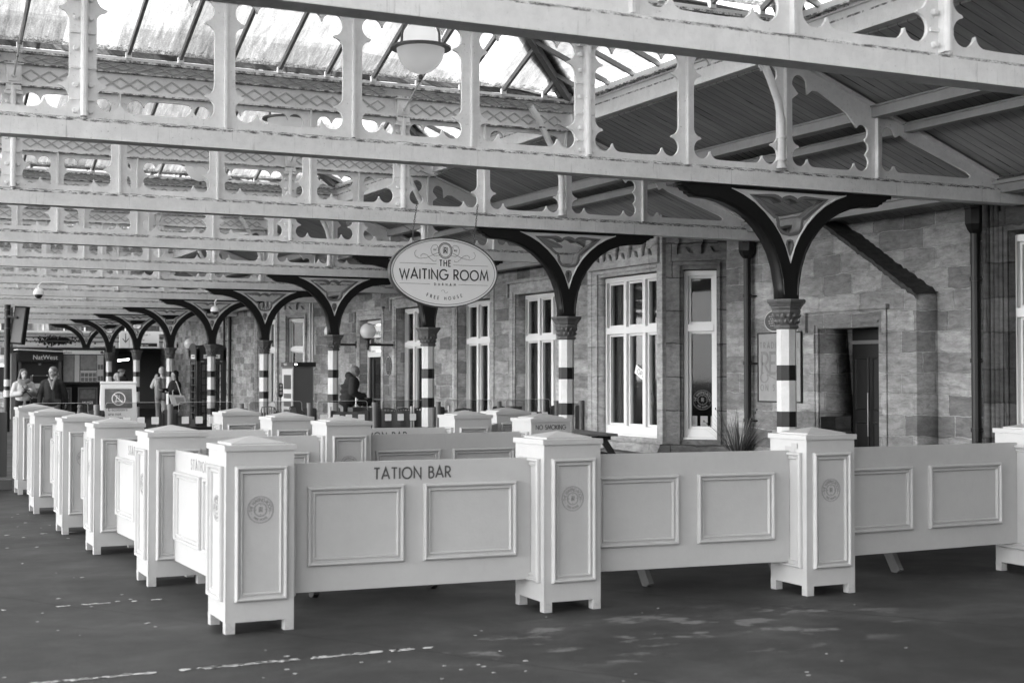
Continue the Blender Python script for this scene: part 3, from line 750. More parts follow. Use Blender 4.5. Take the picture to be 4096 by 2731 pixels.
# thin ribs on both faces of the bracket arcs
bd = B()
for sgn in (-1, 1):
    for yy in (-.0835, .0835):
        pts = [Vector((sgn * x, yy, z)) for x, z in [(.085, 2.45), (.10, 2.62), (.14, 2.78), (.21, 2.95), (.30, 3.08), (.42, 3.2), (.56, 3.31), (.72, 3.39), (.92, 3.45), (1.15, 3.47)]]
        bd.tube(pts, .007, 5)
bd.build('bracket_rib', M['black'], cl)
h1 = [(-.60, 3.50), (-.28, 3.505)] + arcp(-.24, 3.455, .045, 70, -10, 4) + arcp(-.10, 3.43, .11, 150, 30, 8)[:] + [(0, 3.455)]
def cusp_hole():
    R_ = [(0, 3.512), (.05, 3.503), (.09, 3.487), (.125, 3.458), (.15, 3.485), (.19, 3.505), (.24, 3.514), (.585, 3.516), (.39, 3.395), (.225, 3.270), (.195, 3.268), (.180, 3.225)] + arcp(.055, 3.19, .118, 8, -68, 6) + [(.05, 3.072), (0, 3.065)]
    L_ = [(-x, z) for x, z in R_[::-1]]
    return R_ + L_[1:-1]
def small_hole(): return [(0, 3.035), (.036, 3.03), (.046, 2.985), (.030, 2.93), (.0, 2.865), (-.030, 2.93), (-.046, 2.985), (-.036, 3.03)]
def offs(poly, d):
    n = len(poly); out = []
    ar = sum(poly[i][0] * poly[(i + 1) % n][1] - poly[(i + 1) % n][0] * poly[i][1] for i in range(n)); sg = 1 if ar > 0 else -1
    for i in range(n):
        a, b, c = Vector(poly[i - 1]), Vector(poly[i]), Vector(poly[(i + 1) % n]); d1 = (b - a).normalized(); d2 = (c - b).normalized()
        m = Vector((-d1.y, d1.x)) + Vector((-d2.y, d2.x))
        if m.length < 1e-3: m = Vector((-d1.y, d1.x))
        m.normalize(); out.append(tuple(b + m * d * sg))
    return out
tin = offs(tri, -.004)
H1 = [(x * .84, 3.325 + (z - 3.325) * .86) for x, z in cusp_hole()]; H2 = [(x * .72, 2.975 + (z - 2.975) * .85) for x, z in small_hole()]
link('spandrel_panel', plate_mesh(tri, [H1, H2], .13, XM), M['spandrel_light'], cl)
link('spandrel_moulding', join_mesh([plate_mesh(offs(H1, -.026), [offs(H1, .008)], .15, XM), plate_mesh(offs(H2, -.018), [offs(H2, .006)], .148, XM)]), M['grey_paint'], cl)
bd = B()
for yy in (-.072, .072):
    for sgn in (-1, 1): bd.tube([(sgn * x * .985, yy, z + .006) for x, z in tri_r], .012, 5)
bd.build('spandrel_bead', M['spandrel_light'], cl)
CL = ['nearest striped column at the right, in front of the plaque and the pub board', 'second striped column, framed by the bay window behind', 'striped column directly below the oval pub sign',
      'striped column with the man and suitcase behind it', 'striped column left of the ticket machine', 'striped column in front of the phone box', 'striped column beside the couple with the tote bag', 'striped column at the edge of the dark passage', 'far striped column next to the station map board', 'farthest column, hidden up to its black bracket by the map board']
cl.location = (XC, Y0, 0); cl['label'] = 'black and white ' + CL[0]
for k in range(1, 10): copy_tree(cl, (XC, Y0 + k * S, 0), 'black and white ' + CL[k])

# ------------------------------------------------------------------ station building
XW, XR = 12.6, 12.85           # wall faces
st = thing('station_building', 'long rock-faced sandstone station building with bay windows behind the striped columns', 'building', (0, 0, 0))
WX = lambda x: basis((x, 0, 0), (0, 1, 0), (0, 0, 1), (1, 0, 0))   # plate u=Y, v=Z, extruded along X
def wall(x0, th, outer, holes, mat, name='wall'):
    return link(name, plate_mesh(outer, holes, th, WX(x0 + th / 2)), M[mat], st)
def rect(a, b, c, d): return [(a, c), (b, c), (b, d), (a, d)]
WIN = [(24.05, 25.85, 'W'), (27.02, 28.78, 'W'), (30.70, 32.50, 'W')]
holes = [rect(a, b, .60, 3.22) for a, b, _ in WIN] + [rect(33.51, 35.12, .02, 3.02)]
wall(XW, .45, rect(22.15, 39.1, 0, 6.6), holes, 'stone')
wall(XW, .45, rect(43.15, 59.5, 0, 6.6), [rect(49.3, 50.7, .02, 2.5)], 'stone_far')
wall(XR, .30, rect(12.95, 18.6, 0, 6.6), [rect(14.6, 16.1, -.1, 2.4)], 'stone')
wall(12.5, .62, [(14.02, 0), (18.24, 0), (18.24, 6.5), (18.10, 6.5), (18.1, 4.8), (14.02, 2.62)] if False else [(14.02, 0), (14.71, 0), (14.71, 2.24), (15.98, 2.24), (15.98, 0), (18.24, 0), (18.24, 3.88), (16.16, 3.88), (14.02, 2.62)], [], 'stone')
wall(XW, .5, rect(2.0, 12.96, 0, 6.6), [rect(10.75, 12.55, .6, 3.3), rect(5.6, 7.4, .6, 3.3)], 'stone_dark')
# mossy weathering on the raked top of the door block
rr = random.Random(17); bd = B(); n_ = 40; vs_ = []
for i in range(n_ + 1):
    yy = 14.0 + 2.17 * i / n_; zz = 2.62 + (yy - 14.02) * .5795
    vs_ += [(12.488 + rr.uniform(-.012, .006), yy, zz - .028 - rr.uniform(0, .028)), (12.486 + rr.uniform(-.012, .006), yy, zz + .02 + rr.uniform(-.008, .01)), (12.70, yy, zz + .032 + rr.uniform(-.01, .012)), (12.86, yy, zz + .035 + rr.uniform(-.012, .03))]
bd.add(vs_, [(4 * i + k, 4 * i + 4 + k, 4 * i + 5 + k, 4 * i + 1 + k) for i in range(n_) for k in range(3)])
bd.build('raked_coping', M['coping'], st)
def rev(x0, x1, y0, y1, z0, z1, mat, name, bev=.01): return B().box(x0, x1, y0, y1, z0, z1).build(name, M[mat], st, bevel=bev)
# dressed margins round the openings (hood, jambs with chamfer)
def surround(x, ya, yb, z0, z1, wd=.16, mat='ashlar', hood=True):
    me = plate_mesh([(ya - wd, z0), (ya, z0), (ya, z1), (yb, z1), (yb, z0), (yb + wd + .08, z0), (yb + wd + .08, z1 + .24), (ya - wd, z1 + .24)], [], .03, WX(x - .010))
    link('stone_surround', me, M[mat], st)
    # inner roll along the far jamb and the lintel
    B().box(x - .045, x + .16, yb + .055, yb + .085, z0, z1 + .05).box(x - .045, x + .16, ya, yb + .085, z1 + .05, z1 + .08).build('jamb_moulding', M[mat], st, bevel=.008)
    if hood: B().box(x - .07, x, ya - wd - .05, yb + wd + .14, z1 + .225, z1 + .285).box(x - .07, x, yb + wd + .09, yb + wd + .15, z1 - .05, z1 + .225).build('hood_moulding', M[mat], st, bevel=.012)
for a, b, _ in WIN: surround(XW, a, b, 0.45, 3.22)
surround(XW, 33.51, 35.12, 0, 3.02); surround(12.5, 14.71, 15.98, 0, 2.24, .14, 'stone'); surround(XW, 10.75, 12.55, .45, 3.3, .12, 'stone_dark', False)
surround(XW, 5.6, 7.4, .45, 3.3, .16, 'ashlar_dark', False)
# steep chamfer shafts on the dark wall near the window
for yy, rr_ in ((12.71, .04), (12.79, .03), (12.89, .05)): B().tube([(XW - .01, yy, 0), (XW - .01, yy, 3.7)], rr_, 10).build('wall_shaft', M['stone_dark'], st, smooth=True)

def window(parent, xf, wd, z0, z1, zt, lights, curtain=0, pane_depth=.05, sill=True, dark=.9, margin=.09):
    """timber window in local u (right), v (up), n (out); zt = transom"""
    f = thing_part('window', parent)
    bd = B(); H = z1 - z0; e = .075; th0, th1 = -.06, .03
    bx = lambda u0, u1, v0, v1, n0=th0, n1=th1: bd.box(u0, u1, v0, v1, n0, n1)
    bx(0, e, 0, H); bx(wd - e, wd, 0, H); bx(e, wd - e, H - e, H); bx(e, wd - e, 0, .13)
    bx(e, wd - e, zt - z0 - .05, zt - z0 + .06, th0, th1 + .012)
    lw = (wd - 2 * e) / lights
    for k in range(1, lights): bx(e + k * lw - .045, e + k * lw + .045, .13, H - e, th0 - .02, th1 + .006)
    # sashes: an inner stepped frame in each light, above and below the transom
    for k in range(lights):
        u0 = e + k * lw + (.045 if k else 0) + .001; u1 = e + (k + 1) * lw - (.045 if k < lights - 1 else 0) - .001
        for v0, v1 in ((.131, zt - z0 - .051), (zt - z0 + .061, H - e - .001)):
            s_ = .038; q0, q1 = -.085, -.015
            bd.box(u0, u0 + s_, v0, v1, q0, q1); bd.box(u1 - s_, u1, v0, v1, q0, q1); bd.box(u0 + s_, u1 - s_, v0, v0 + s_, q0, q1); bd.box(u0 + s_, u1 - s_, v1 - s_, v1, q0, q1)
    if sill: bd.box(-.05, wd + .05, -.05, .0, -.10, .10)
    xf_ = xf @ Matrix.Translation((0, z0, 0))
    link('frame', bd.mesh('frame', bevel=.006, xf=xf_), M['frame_white'], f)
    b2 = B(); b2.box(e, wd - e, .13, H - e, -.062, -.056); link('pane', b2.mesh('pane', xf=xf_), M['pane'], f)
    b3 = B(); b3.box(-.2, wd + .2, -.2, H + .1, -1.3, -1.25); b3.box(-.25, -.2, -.2, H + .1, -1.3, -.2); b3.box(wd + .2, wd + .25, -.2, H + .1, -1.3, -.2); b3.box(-.25, wd + .25, H + .1, H + .15, -1.3, -.2); b3.box(-.25, wd + .25, -.25, -.2, -1.3, -.2)
    link('room_behind', b3.mesh('room_behind', xf=xf_), M['interior'], f)
    if curtain:
        b4 = B(); rr = random.Random(int(wd * 1000) + int(z0 * 10) + curtain)
        for (c0, c1) in ((e, e + .26), (wd - e - .30, wd - e)) + (((wd / 2 - .12, wd / 2 + .10),) if curtain > 1 else ()):
            n = 14; P_ = [(c0 + (c1 - c0) * i / n, -.16 + .022 * math.sin(i * 1.9)) for i in range(n + 1)]
            b4.add([(u, v, q) for v in (.1, H - .1) for u, q in P_], [(i, i + 1, n + 2 + i, n + 1 + i) for i in range(n)])
        link('curtain', b4.mesh('curtain', smooth=True, xf=xf_), M['curtain'], f)
    return f
def thing_part(name, parent):
    o = bpy.data.objects.new(name, None); col.objects.link(o); o.parent = parent; o.empty_display_size = .1; return o
WXF = lambda x, yb: basis((x, yb, 0), (0, -1, 0), (0, 0, 1), (-1, 0, 0))    # u runs towards the camera (-Y), out = -X
for i, (a, b, _) in enumerate(WIN): window(st, WXF(XR, b + .05), b - a + .1, .62, 3.20, 2.33, 3, 1 + i % 2)
window(st, WXF(12.74, 12.60), 1.85, .62, 3.25, 2.33, 3, 1); window(st, WXF(XR, 7.35), 1.7, .62, 3.25, 2.33, 3, 1)
# door openings
dr = thing_part('door', st)
B().box(13.08, 13.12, 14.6, 16.6, 0, 2.4).build('door_leaf', M['ebony'], dr)
bd = B()
for ya, yb in ((15.35, 15.55), (15.62, 15.92), (14.9, 15.25)):
    for za, zb in ((.25, .95), (1.1, 1.85)): rect_frame(bd, basis((13.078, yb, 0), (0, -1, 0), (0, 0, 1), (-1, 0, 0)), 0, yb - ya, za, zb, [(0, 0), (0, .012), (.02, .015), (.03, 0)])
bd.build('door_panel', M['black'], dr)
B().tube([(13.02, 15.58, .75), (13.02, 15.58, 1.35)], .012, 8).build('pull_handle', M['steel_grey'], dr)
B().box(13.05, 13.075, 15.0, 16.0, 2.03, 2.08).build('door_closer', M['steel_grey'], dr)
rev(13.0, 13.3, 14.4, 16.8, 2.4, 2.5, 'interior', 'lobby_ceiling'); rev(13.12, 13.3, 14.3, 16.8, -.02, 2.42, 'interior', 'lobby_wall')
B().box(12.52, 13.1, 15.985, 16.1, 0, 2.3).build('door_reveal', M['stone_dark'], st)
for z0, z1, yy in ((1.0, 1.28, 15.983),): B().box(12.52, 13.05, yy - .006, yy + .02, .55, 1.02).build('darker_block', M['stone_dark'], st)
# waiting room door (with half-hidden sign in the fanlight)
d2 = thing_part('door', st)
xf = WXF(XR, 35.15)
bd = B(); bd.box(0, .09, 0, 3.0, -.06, .04); bd.box(1.6, 1.7, 0, 3., -.06, .04); bd.box(.09, 1.6, 2.9, 3.0, -.06, .04); bd.box(.09, 1.6, 2.06, 2.20, -.06, .05)
link('door_frame', bd.mesh('f', bevel=.006, xf=xf), M['frame_white'], d2)
bd = B(); bd.box(.09, 1.6, 0.0, 2.06, -.05, -.03); link('door_leaf', bd.mesh('l', xf=xf), M['glass_dark'], d2)
bd = B(); bd.box(.30, .36, 0., 2.0, -.03, .0); bd.box(.09, .14, 0., 2.06, -.03, .0); bd.box(.3, 1.5, .95, .99, -.03, -.01); link('door_rail', bd.mesh('r', xf=xf), M['steel_dark'], d2)
bd = B(); bd.box(.14, 1.55, 2.22, 2.88, -.02, -.01); link('fanlight_sign', bd.mesh('s', xf=xf), M['white'], d2)
bd = B(); bd.box(.16, 1.53, 2.40, 2.56, -.009, -.004); link('sign_band', bd.mesh('s', xf=xf), M['sign_black'], d2)
link('sign_lettering', text_mesh('Waiting room', .17, xf @ Matrix.Translation((.42, 2.64, -.008)), .001, 'LEFT', sx=.8), M['lettering'], d2)
link('sign_lettering', text_mesh('Way out', .17, xf @ Matrix.Translation((.42, 2.43, -.002)), .001, 'LEFT', sx=.8), M['white'], d2)
rev(13.3, 13.35, 33.2, 35.4, 0, 3.1, 'interior', 'room_wall')

# canted bay windows
C45 = math.sqrt(.5)
def bay_window(y_off, first):
    by = thing_part('bay_window', st)
    Fw = (lambda y0, y1: (y0 + y_off, y1 + y_off))
    a, b = Fw(19.0, 21.35)
    link('bay_wall', plate_mesh([(a, 0), (b, 0), (b, 4.2), (a, 4.2)], [rect(a + .13, b - .34, .60, 3.24)], .22, WX(11.8 + .11)), M['ashlar'], by)
    # cant: u along (+1,-1)/sqrt2 starting from the corner (11.8, a)
    u = (C45, -C45, 0); n = (-C45, -C45, 0)
    xf = basis((11.8, a, 0), u, (0, 0, 1), n)
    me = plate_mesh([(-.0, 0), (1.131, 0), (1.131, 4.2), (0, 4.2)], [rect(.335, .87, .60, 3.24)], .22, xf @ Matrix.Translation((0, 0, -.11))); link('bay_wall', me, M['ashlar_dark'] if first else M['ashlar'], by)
    xf2 = basis((11.8, b, 0), (-C45, -C45, 0), (0, 0, 1), (-C45, C45, 0))
    me = plate_mesh([(-1.131, 0), (0, 0), (0, 4.2), (-1.131, 4.2)], [], .22, xf2 @ Matrix.Translation((0, 0, -.11))); link('bay_wall', me, M['ashlar'], by)
    # corner shafts, splayed sills and head mouldings
    B().box(11.78, 11.97, a - .05, a + .115, 0, 4.2).build('corner_shaft', M['ashlar'], by, bevel=.012)
    B().box(11.785, 11.90, b - .12, b + .02, 0, 4.2).build('corner_shaft', M['ashlar'], by, bevel=.02)
    bd = B(); bd.add([(11.62, a - .07, .30), (11.62, b + .05, .30), (11.82, b, .60), (11.82, a, .60), (11.82, b, .30), (11.82, a, .30)], [(0, 1, 2, 3), (1, 4, 2), (0, 3, 5), (0, 5, 4, 1)])
    bd.box(11.60, 11.82, a - .09, b + .05, 0, .30); bd.build('plinth', M['ashlar'], by)
    bd = B()
    for q, (u0, u1) in enumerate(((.0, 1.131),)): bd.box(0, 1.131, 0, .52, 0, .16)
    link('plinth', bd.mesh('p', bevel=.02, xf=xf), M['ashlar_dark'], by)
    bd = B(); yy0, yy1 = a + .14, b - .34
    bd.box(11.77, 11.80, yy1 + .0, yy1 + .035, .55, 3.30); bd.box(11.77, 11.80, yy0 - .03, yy1 + .035, 3.285, 3.33); bd.build('head_moulding', M['ashlar'], by, bevel=.008)
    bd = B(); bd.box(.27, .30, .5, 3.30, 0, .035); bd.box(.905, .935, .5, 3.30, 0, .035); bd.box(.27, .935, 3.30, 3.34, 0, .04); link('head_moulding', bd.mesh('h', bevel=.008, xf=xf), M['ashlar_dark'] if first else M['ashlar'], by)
    # blind tracery over the window: recessed cusped panels framed by stone
    hl = []
    for k in range(5):
        c = a + .33 + k * .42; w2 = .165
        hl.append([(c - w2, 3.47), (c - .06, 3.50), (c - .03, 3.56), (c, 3.60), (c + .03, 3.56), (c + .06, 3.50), (c + w2, 3.47), (c + w2, 3.60), (c + .125, 3.68), (c + w2, 3.76), (c + w2, 3.92), (c - w2, 3.92), (c - w2, 3.76), (c - .125, 3.68), (c - w2, 3.60)])
    link('tracery', plate_mesh([(a + .02, 3.36), (b - .02, 3.36), (b - .02, 4.0), (a + .02, 4.0)], hl, .07, WX(11.762)), M['ashlar'], by)
    hc = [[(c - .14, 3.47), (c - .05, 3.50), (c, 3.585), (c + .05, 3.50), (c + .14, 3.47), (c + .14, 3.60), (c + .10, 3.68), (c + .14, 3.76), (c + .14, 3.92), (c - .14, 3.92), (c - .14, 3.76), (c - .10, 3.68), (c - .14, 3.60)] for c in (.40, .78)]
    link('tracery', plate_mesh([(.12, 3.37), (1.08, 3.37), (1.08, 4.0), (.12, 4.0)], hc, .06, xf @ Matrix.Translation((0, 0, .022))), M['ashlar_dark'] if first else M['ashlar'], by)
    # windows hung as parts of the building
    window(st, WXF(11.97, b - .32), b - a - .40, .63, 3.22, 2.33, 3, 1 if first else 0)
    window(st, xf @ Matrix.Translation((.325, 0, -.13)), .555, .63, 3.22, 2.33, 1, 0)
    return xf
xfc = bay_window(0, True); bay_window(20.95, False)

# downpipes with hoppers
def downpipe(x, y, z1, r=.055, hopper=True, mat='black'):
    p = B(); p.tube([(x, y, 0), (x, y, z1)], r, 12)
    for zz in (.9, 1.75, 2.75): p.tube([(x, y, zz), (x, y, zz + .05)], r * 1.25, 12); p.box(x + .0, x + .12, y - .11, y - .04, zz + .01, zz + .03)
    if hopper: p.lathe([(r, 0), (.10, .05), (.13, .12), (.13, .30), (.145, .31), (.145, .34)], 8, (x, y, z1 - .03), R(22.5))
    p.build('downpipe', M[mat], st, smooth=False)
downpipe(12.40, 17.55, 3.36); downpipe(12.73, 13.22, 3.36, .06)
downpipe(12.50, 22.35, 3.7, .05, False, 'grey_paint')
downpipe(12.5, 38.78, 3.7, .03, False, 'machine_light'); downpipe(12.5, 39.02, 3.7, .03, False, 'machine_light')
downpipe(12.5, 47.95, 3.7, .06, False); downpipe(12.52, 48.8, 3.7, .04, False)
for (a, b, z0, z1) in ((30.0, 30.25, 1.15, 1.36), (33.0, 33.25, 1.1, 1.3)): rev(XW - .012, XW + .02, a, b, z0, z1, 'ashlar_dark', 'patched_block')

# ------------------------------------------------------------------ wall fittings near the door
def panel_thing(name, label, cat, xf, parts, loc, group=None):
    t = thing(name, label, cat, loc, 0, group)
    inv = Matrix.Translation(Vector(loc) * -1)
    for nm, me, mat in parts:
        me.transform(inv @ xf); link(nm, me, M[mat], t)
    return t
# real ale board: u=-Y, v=Z
xfA = basis((12.498, 17.40, 0), (0, -1, 0), (0, 0, 1), (-1, 0, 0))
bb = B().box(0, 1.05, 1.20, 2.22, 0, .02).mesh('b'); fr = B(); rect_frame(fr, Matrix.Identity(4), 0, 1.05, 1.20, 2.22, [(0, 0), (0, .03), (.02, .03), (.02, .02)])
lt = B()
letters(lt, 'TRADITIONAL', .085, .014, Matrix.Translation((.525, 1.99, .021)), .14, width=.93)
letters(lt, 'ON SALE', .085, .014, Matrix.Translation((.38, 1.37, .021)), .14, width=.62)
l2 = B(); letters(l2, 'REAL', .30, .045, Matrix.Translation((.48, 1.62, .021)), .1, sx=1.1, width=.78)
ribbon(l2, arc(.16, 1.56, .09, .07, 90, 400, 16), .02, .022, Matrix.Identity(4)); ribbon(l2, [(.25, 1.60), (.5, 1.52), (.9, 1.62)], .015, .0225, Matrix.Identity(4))
panel_thing('pub_board', 'pale painted pub board on the stone wall, half hidden by the nearest striped column', 'sign', xfA,
            [('board', bb, 'board_pale'), ('frame', fr.mesh('f'), 'black'), ('lettering', lt.mesh('l'), 'board_ink'), ('lettering', l2.mesh('l2'), 'board_ink')], (12.498, 16.9, 1.2))
def plaque(label, x, y, z, ru, rv, grp, txt=True):
    xf = basis((x, y, z), (0, -1, 0), (0, 0, 1), (-1, 0, 0))
    d = B().prism([(ru * math.cos(2 * math.pi * k / 32), rv * math.sin(2 * math.pi * k / 32)) for k in range(32)], 0, .02)
    rg = B(); ring(rg, ru * .95, .014, Matrix.Identity(4), .021, 32, ry=rv * .95)
    tx = B()
    for i, (zz, ww) in enumerate(((.62, .5), (.42, 1.1), (.2, .9), (.0, 1.2), (-.2, 1.1), (-.42, .8))):
        for k in range(5): tx.box(-ru * ww / 2 + k * ru * ww / 5, -ru * ww / 2 + (k + .72) * ru * ww / 5, rv * zz - .009, rv * zz + .009, .0205, .0215)
    t = panel_thing('wall_plaque', label, 'plaque', xf, [('disc', d.mesh('d'), 'sign_black'), ('rim', rg.mesh('r'), 'machine_light'), ('inscription', tx.mesh('t'), 'faded_lettering')], (x, y, z), grp)
plaque('round black plaque behind the capital of the nearest striped column', 12.498, 16.98, 2.385, .26, .16, 'plaques on the station wall')
plaque('oval black plaque on the stone between a door and a tall window', 12.598, 33.0, 1.82, .19, .24, 'plaques on the station wall')

# stickers and cards in the bay window next to the door
xs = xfc @ Matrix.Translation((.325, 0, -.178))
em = B(); emblem(em, .155, Matrix.Translation((.285, 1.21, 0)), 1.2); link('window_emblem', em.mesh('e', xf=xs), M['emblem_glass'], st)
for i, (u0, u1, mt) in enumerate(((.085, .20, 'paper'), (.25, .365, 'paper'), (.415, .50, 'paper'))):
    t = thing('window_card', ['left card with a small picture standing in the narrow bay window', 'middle card with a spire skyline in the narrow bay window', 'right card with a round badge in the narrow bay window'][i], 'card', tuple(xs @ Vector((u0, .775, 0))), 0, 'cards standing in the bay window')
    inv = Matrix.Translation(-Vector(t.location)) @ xs
    link('card', B().box(u0, u1, .775, .96, -.004, 0).mesh('c', xf=inv), M[mt], t)
    b_ = B()
    if i == 0: b_.box(u0 + .025, u1 - .03, .83, .945, .0, .001); b_.box(u0 + .002, u1 - .002, .777, .805, 0, .001)
    elif i == 1: b_.prism([(u0, .777), (u1, .777), (u1, .815), (u0 + .06, .835), (u0 + .045, .825), (u0 + .04, .87), (u0 + .035, .825), (u0, .82)], 0, .001)
    else: ring(b_, .035, .004, Matrix.Identity(4), .001, 20, ((u0 + u1) / 2, .89)); b_.box((u0 + u1) / 2 - .02, (u0 + u1) / 2 + .02, .885, .90, 0, .001)
    link('print', b_.mesh('p', xf=inv), M['map'], t)
    if i == 1:
        link('card_lettering', text_mesh('LocAle', .034, inv @ Matrix.Translation((u0 + .012, .93, .001)), .0006, 'LEFT'), M['faded_lettering'], t)
xo = WXF(11.97 + .048, 21.0)
em = B(); emblem(em, .155, Matrix.Translation((21.0 - 19.74, 1.21, 0)), 1.2); link('window_emblem', em.mesh('e', xf=xo), M['emblem_glass'], st)
t = thing('open_sign', 'small tilted card reading OPEN hanging inside the large bay window', 'sign', (12.0, 19.74, 1.62))
inv = Matrix.Translation(-Vector(t.location)) @ WXF(12.0, 19.93) @ Matrix.Rotation(R(-24), 4, 'Z') @ Matrix.Translation((0, 1.68, 0))
inv = Matrix.Translation(-Vector(t.location)) @ WXF(12.012, 20.15) @ Matrix.Translation((0, 1.70, 0)) @ Matrix.Rotation(R(-24), 4, 'Z')
link('card', B().box(0, .42, -.075, .075, -.006, 0).mesh('c', xf=inv), M['white'], t)
link('lettering', text_mesh('OPEN', .13, inv @ Matrix.Translation((.06, -.045, .001)), .0008, 'LEFT'), M['lettering'], t)
link('cord', B().tube([(.08, .07, 0), (.2, .24, 0), (.34, .07, 0)], .003, 4).mesh('c', xf=inv), M['steel'], t)

# ------------------------------------------------------------------ barrier fence
def post_tree(emb=(0,)):
    t = thing('barrier_post', 'x', 'post', (0, 0, 0), 0, 'white panelled posts of the pub fence')
    w_ = .4376; z0, z1 = .072, 1.127
    bd = B(); bd.box(0, w_, 0, w_, z0, z1)
    for cx in (0, w_ - .062):
        for cy_ in (0, w_ - .062): bd.box(cx, cx + .062, cy_, cy_ + .062, .0, z0)
    bd.build('post_body', M['fence_white'], t, bevel=.003)
    bd = B(); o = .013; bd.box(-o, w_ + o, -o, w_ + o, z1, 1.163)
    bd.build('cap', M['fence_white'], t, bevel=.003)
    i = .045; bd = B(); c = w_ / 2
    bd.add([(i, i, 1.163), (w_ - i, i, 1.163), (w_ - i, w_ - i, 1.163), (i, w_ - i, 1.163), (i, i, 1.174), (w_ - i, i, 1.174), (w_ - i, w_ - i, 1.174), (i, w_ - i, 1.174), (c, c, 1.213)],
           [(0, 1, 5, 4), (1, 2, 6, 5), (2, 3, 7, 6), (3, 0, 4, 7), (4, 5, 8), (5, 6, 8), (6, 7, 8), (7, 4, 8)])
    bd.build('pyramid_top', M['fence_white'], t)
    for k in range(4):
        a = k * math.pi / 2
        m = Matrix.Translation((c, c, 0)) @ Matrix.Rotation(a, 4, 'Z') @ basis((-c, -c, 0), (1, 0, 0), (0, 0, 1), (0, -1, 0))
        bd = B(); rect_frame(bd, m, .055, .390, .196, 1.033, MOULD); bd.build('face_moulding', M['fence_white'], t)
        if k in emb:
            e_ = B(); emblem(e_, .084, m @ Matrix.Translation((w_ / 2, .760, 0))); e_.build('emblem', M['emblem'], t)
    return t
pt = post_tree((0, 3))
PS = [(2.247, 8.694, 'front corner post of the white pub fence, nearest the camera'), (4.379, 8.548, 'front fence post between the lettered panel and the taped panels'), (6.419, 8.36, 'front fence post with tape on its side, right of the middle'), (8.689, 8.383, 'fence post cut off by the right edge of the picture'),
      (2.226, 10.905, 'second post of the left fence row counted from the corner'), (2.186, 13.059, 'third post of the left fence row counted from the corner'), (2.175, 14.835, 'fourth post of the left fence row, with chipped paint at its corner'), (2.201, 17.174, 'fifth post of the left fence row counted from the corner'), (2.361, 20.004, 'last post of the left fence row, beside the grey steel panel'),
      (4.151, 16.217, 'inner fence post behind the black bench top'), (4.173, 14.296, 'inner fence post, middle one of three left of the front panels'), (4.223, 12.673, 'inner fence post with a round emblem above the front lettered panel'),
      (6.132, 14.077, 'inner fence post below the oval pub sign'), (7.163, 15.203, 'inner fence post right behind the one below the oval sign'), (6.351, 12.675, 'inner fence post lettered NO SMOKING in front of the second striped column')]
PT = []
for i, (x, y, lb) in enumerate(PS):
    lb2 = 'white ' + lb
    if i == 0: pt.location = (x, y, 0); pt['label'] = lb2; PT.append(pt)
    else: PT.append(copy_tree(pt, (x, y, 0), lb2))
for i in (4, 5, 7, 8):
    e0 = sorted([c_ for c_ in PT[i].children if c_.name.startswith('emblem')], key=lambda c_: c_.name)[0]; bpy.data.objects.remove(e0)
for i in (1, 2, 3, 10, 11, 12, 13):
    e0 = sorted([c_ for c_ in PT[i].children if c_.name.startswith('emblem')], key=lambda c_: c_.name)[-1]; bpy.data.objects.remove(e0)
# the NO SMOKING post carries lettering above its moulding, no emblem on the front
q = PT[14]
fm = [c_ for c_ in q.children if c_.name.startswith('face_moulding')][0]
for c_ in [c_ for c_ in q.children if c_.name.startswith('emblem')]: bpy.data.objects.remove(c_)
q_f = basis((0, 0, 0), (1, 0, 0), (0, 0, 1), (0, -1, 0))
# its front moulding sits lower to leave room for the words
bpy.data.objects.remove(fm)
bd = B(); rect_frame(bd, q_f, .055, .390, .196, .985, MOULD); bd.build('face_moulding', M['fence_white'], q)
bd = B(); letters(bd, 'NO SMOKING', .043, .0062, q_f @ Matrix.Translation((.2188, 1.055, 0)), .12, width=.335); bd.build('lettering', M['lettering'], q)
bd = B(); bd.box(.31, .42, -.012, -.002, .96, 1.05, None); b_ = bd  # strip of tape on the side of the third front post
bd = B(); bd.box(-.004, -.002, .13, .25, .98, 1.075, None); bd.box(-.007, -.0045, .10, .17, 1.06, 1.10); bd.build('tape', M['tape'], PT[2])

def panel(xa, ya, xb, yb, z0, z1, frames, label, text=None, flip=False, tx=None, th=.04):
    """panel between two posts; frames as fractions along its length"""
    a, b = Vector((xa, ya, 0)), Vector((xb, yb, 0)); u = (b - a); L = u.length; u.normalize(); n = u.cross(Vector((0, 0, 1)))
    t = thing('fence_section', label, 'fence section', (xa, ya, 0), 0, 'white moulded panels of the pub fence')
    m = basis((0, 0, 0), tuple(u), (0, 0, 1), tuple(n))
    me = B().box(0, L, z0, z1, -th / 2, th / 2).mesh('p', bevel=.003, xf=m); link('board', me, M['fence_white'], t)
    for (f0, f1) in frames:
        for side in (1, -1):
            mm = m if side == 1 else m @ Matrix.Rotation(math.pi, 4, 'Y') @ Matrix.Translation((-L, 0, 0))
            g0, g1 = (f0, f1) if side == 1 else (1 - f1, 1 - f0)
            bd = B(); rect_frame(bd, mm @ Matrix.Translation((0, 0, th / 2)), L * g0, L * g1, z0 + .165, z1 - .155, MOULD); bd.build('panel_moulding', M['fence_white'], t)
    if text:
        bd = B(); letters(bd, text, .072, .0108, m @ Matrix.Translation((L * tx[0], z1 - .118, th / 2)), .1, width=tx[1]); bd.build('lettering', M['lettering'] if tx[2] else M['faded_lettering'], t)
    return t
W2 = .4376
def P2(i, dx, dy): return PS[i][0] + dx, PS[i][1] + dy
def front(i, j, z0, z1, fr, label, **k): 
    a = P2(i, W2, .16); b = P2(j, 0, .22); return panel(a[0], a[1], b[0], b[1], z0, z1, fr, label, **k)
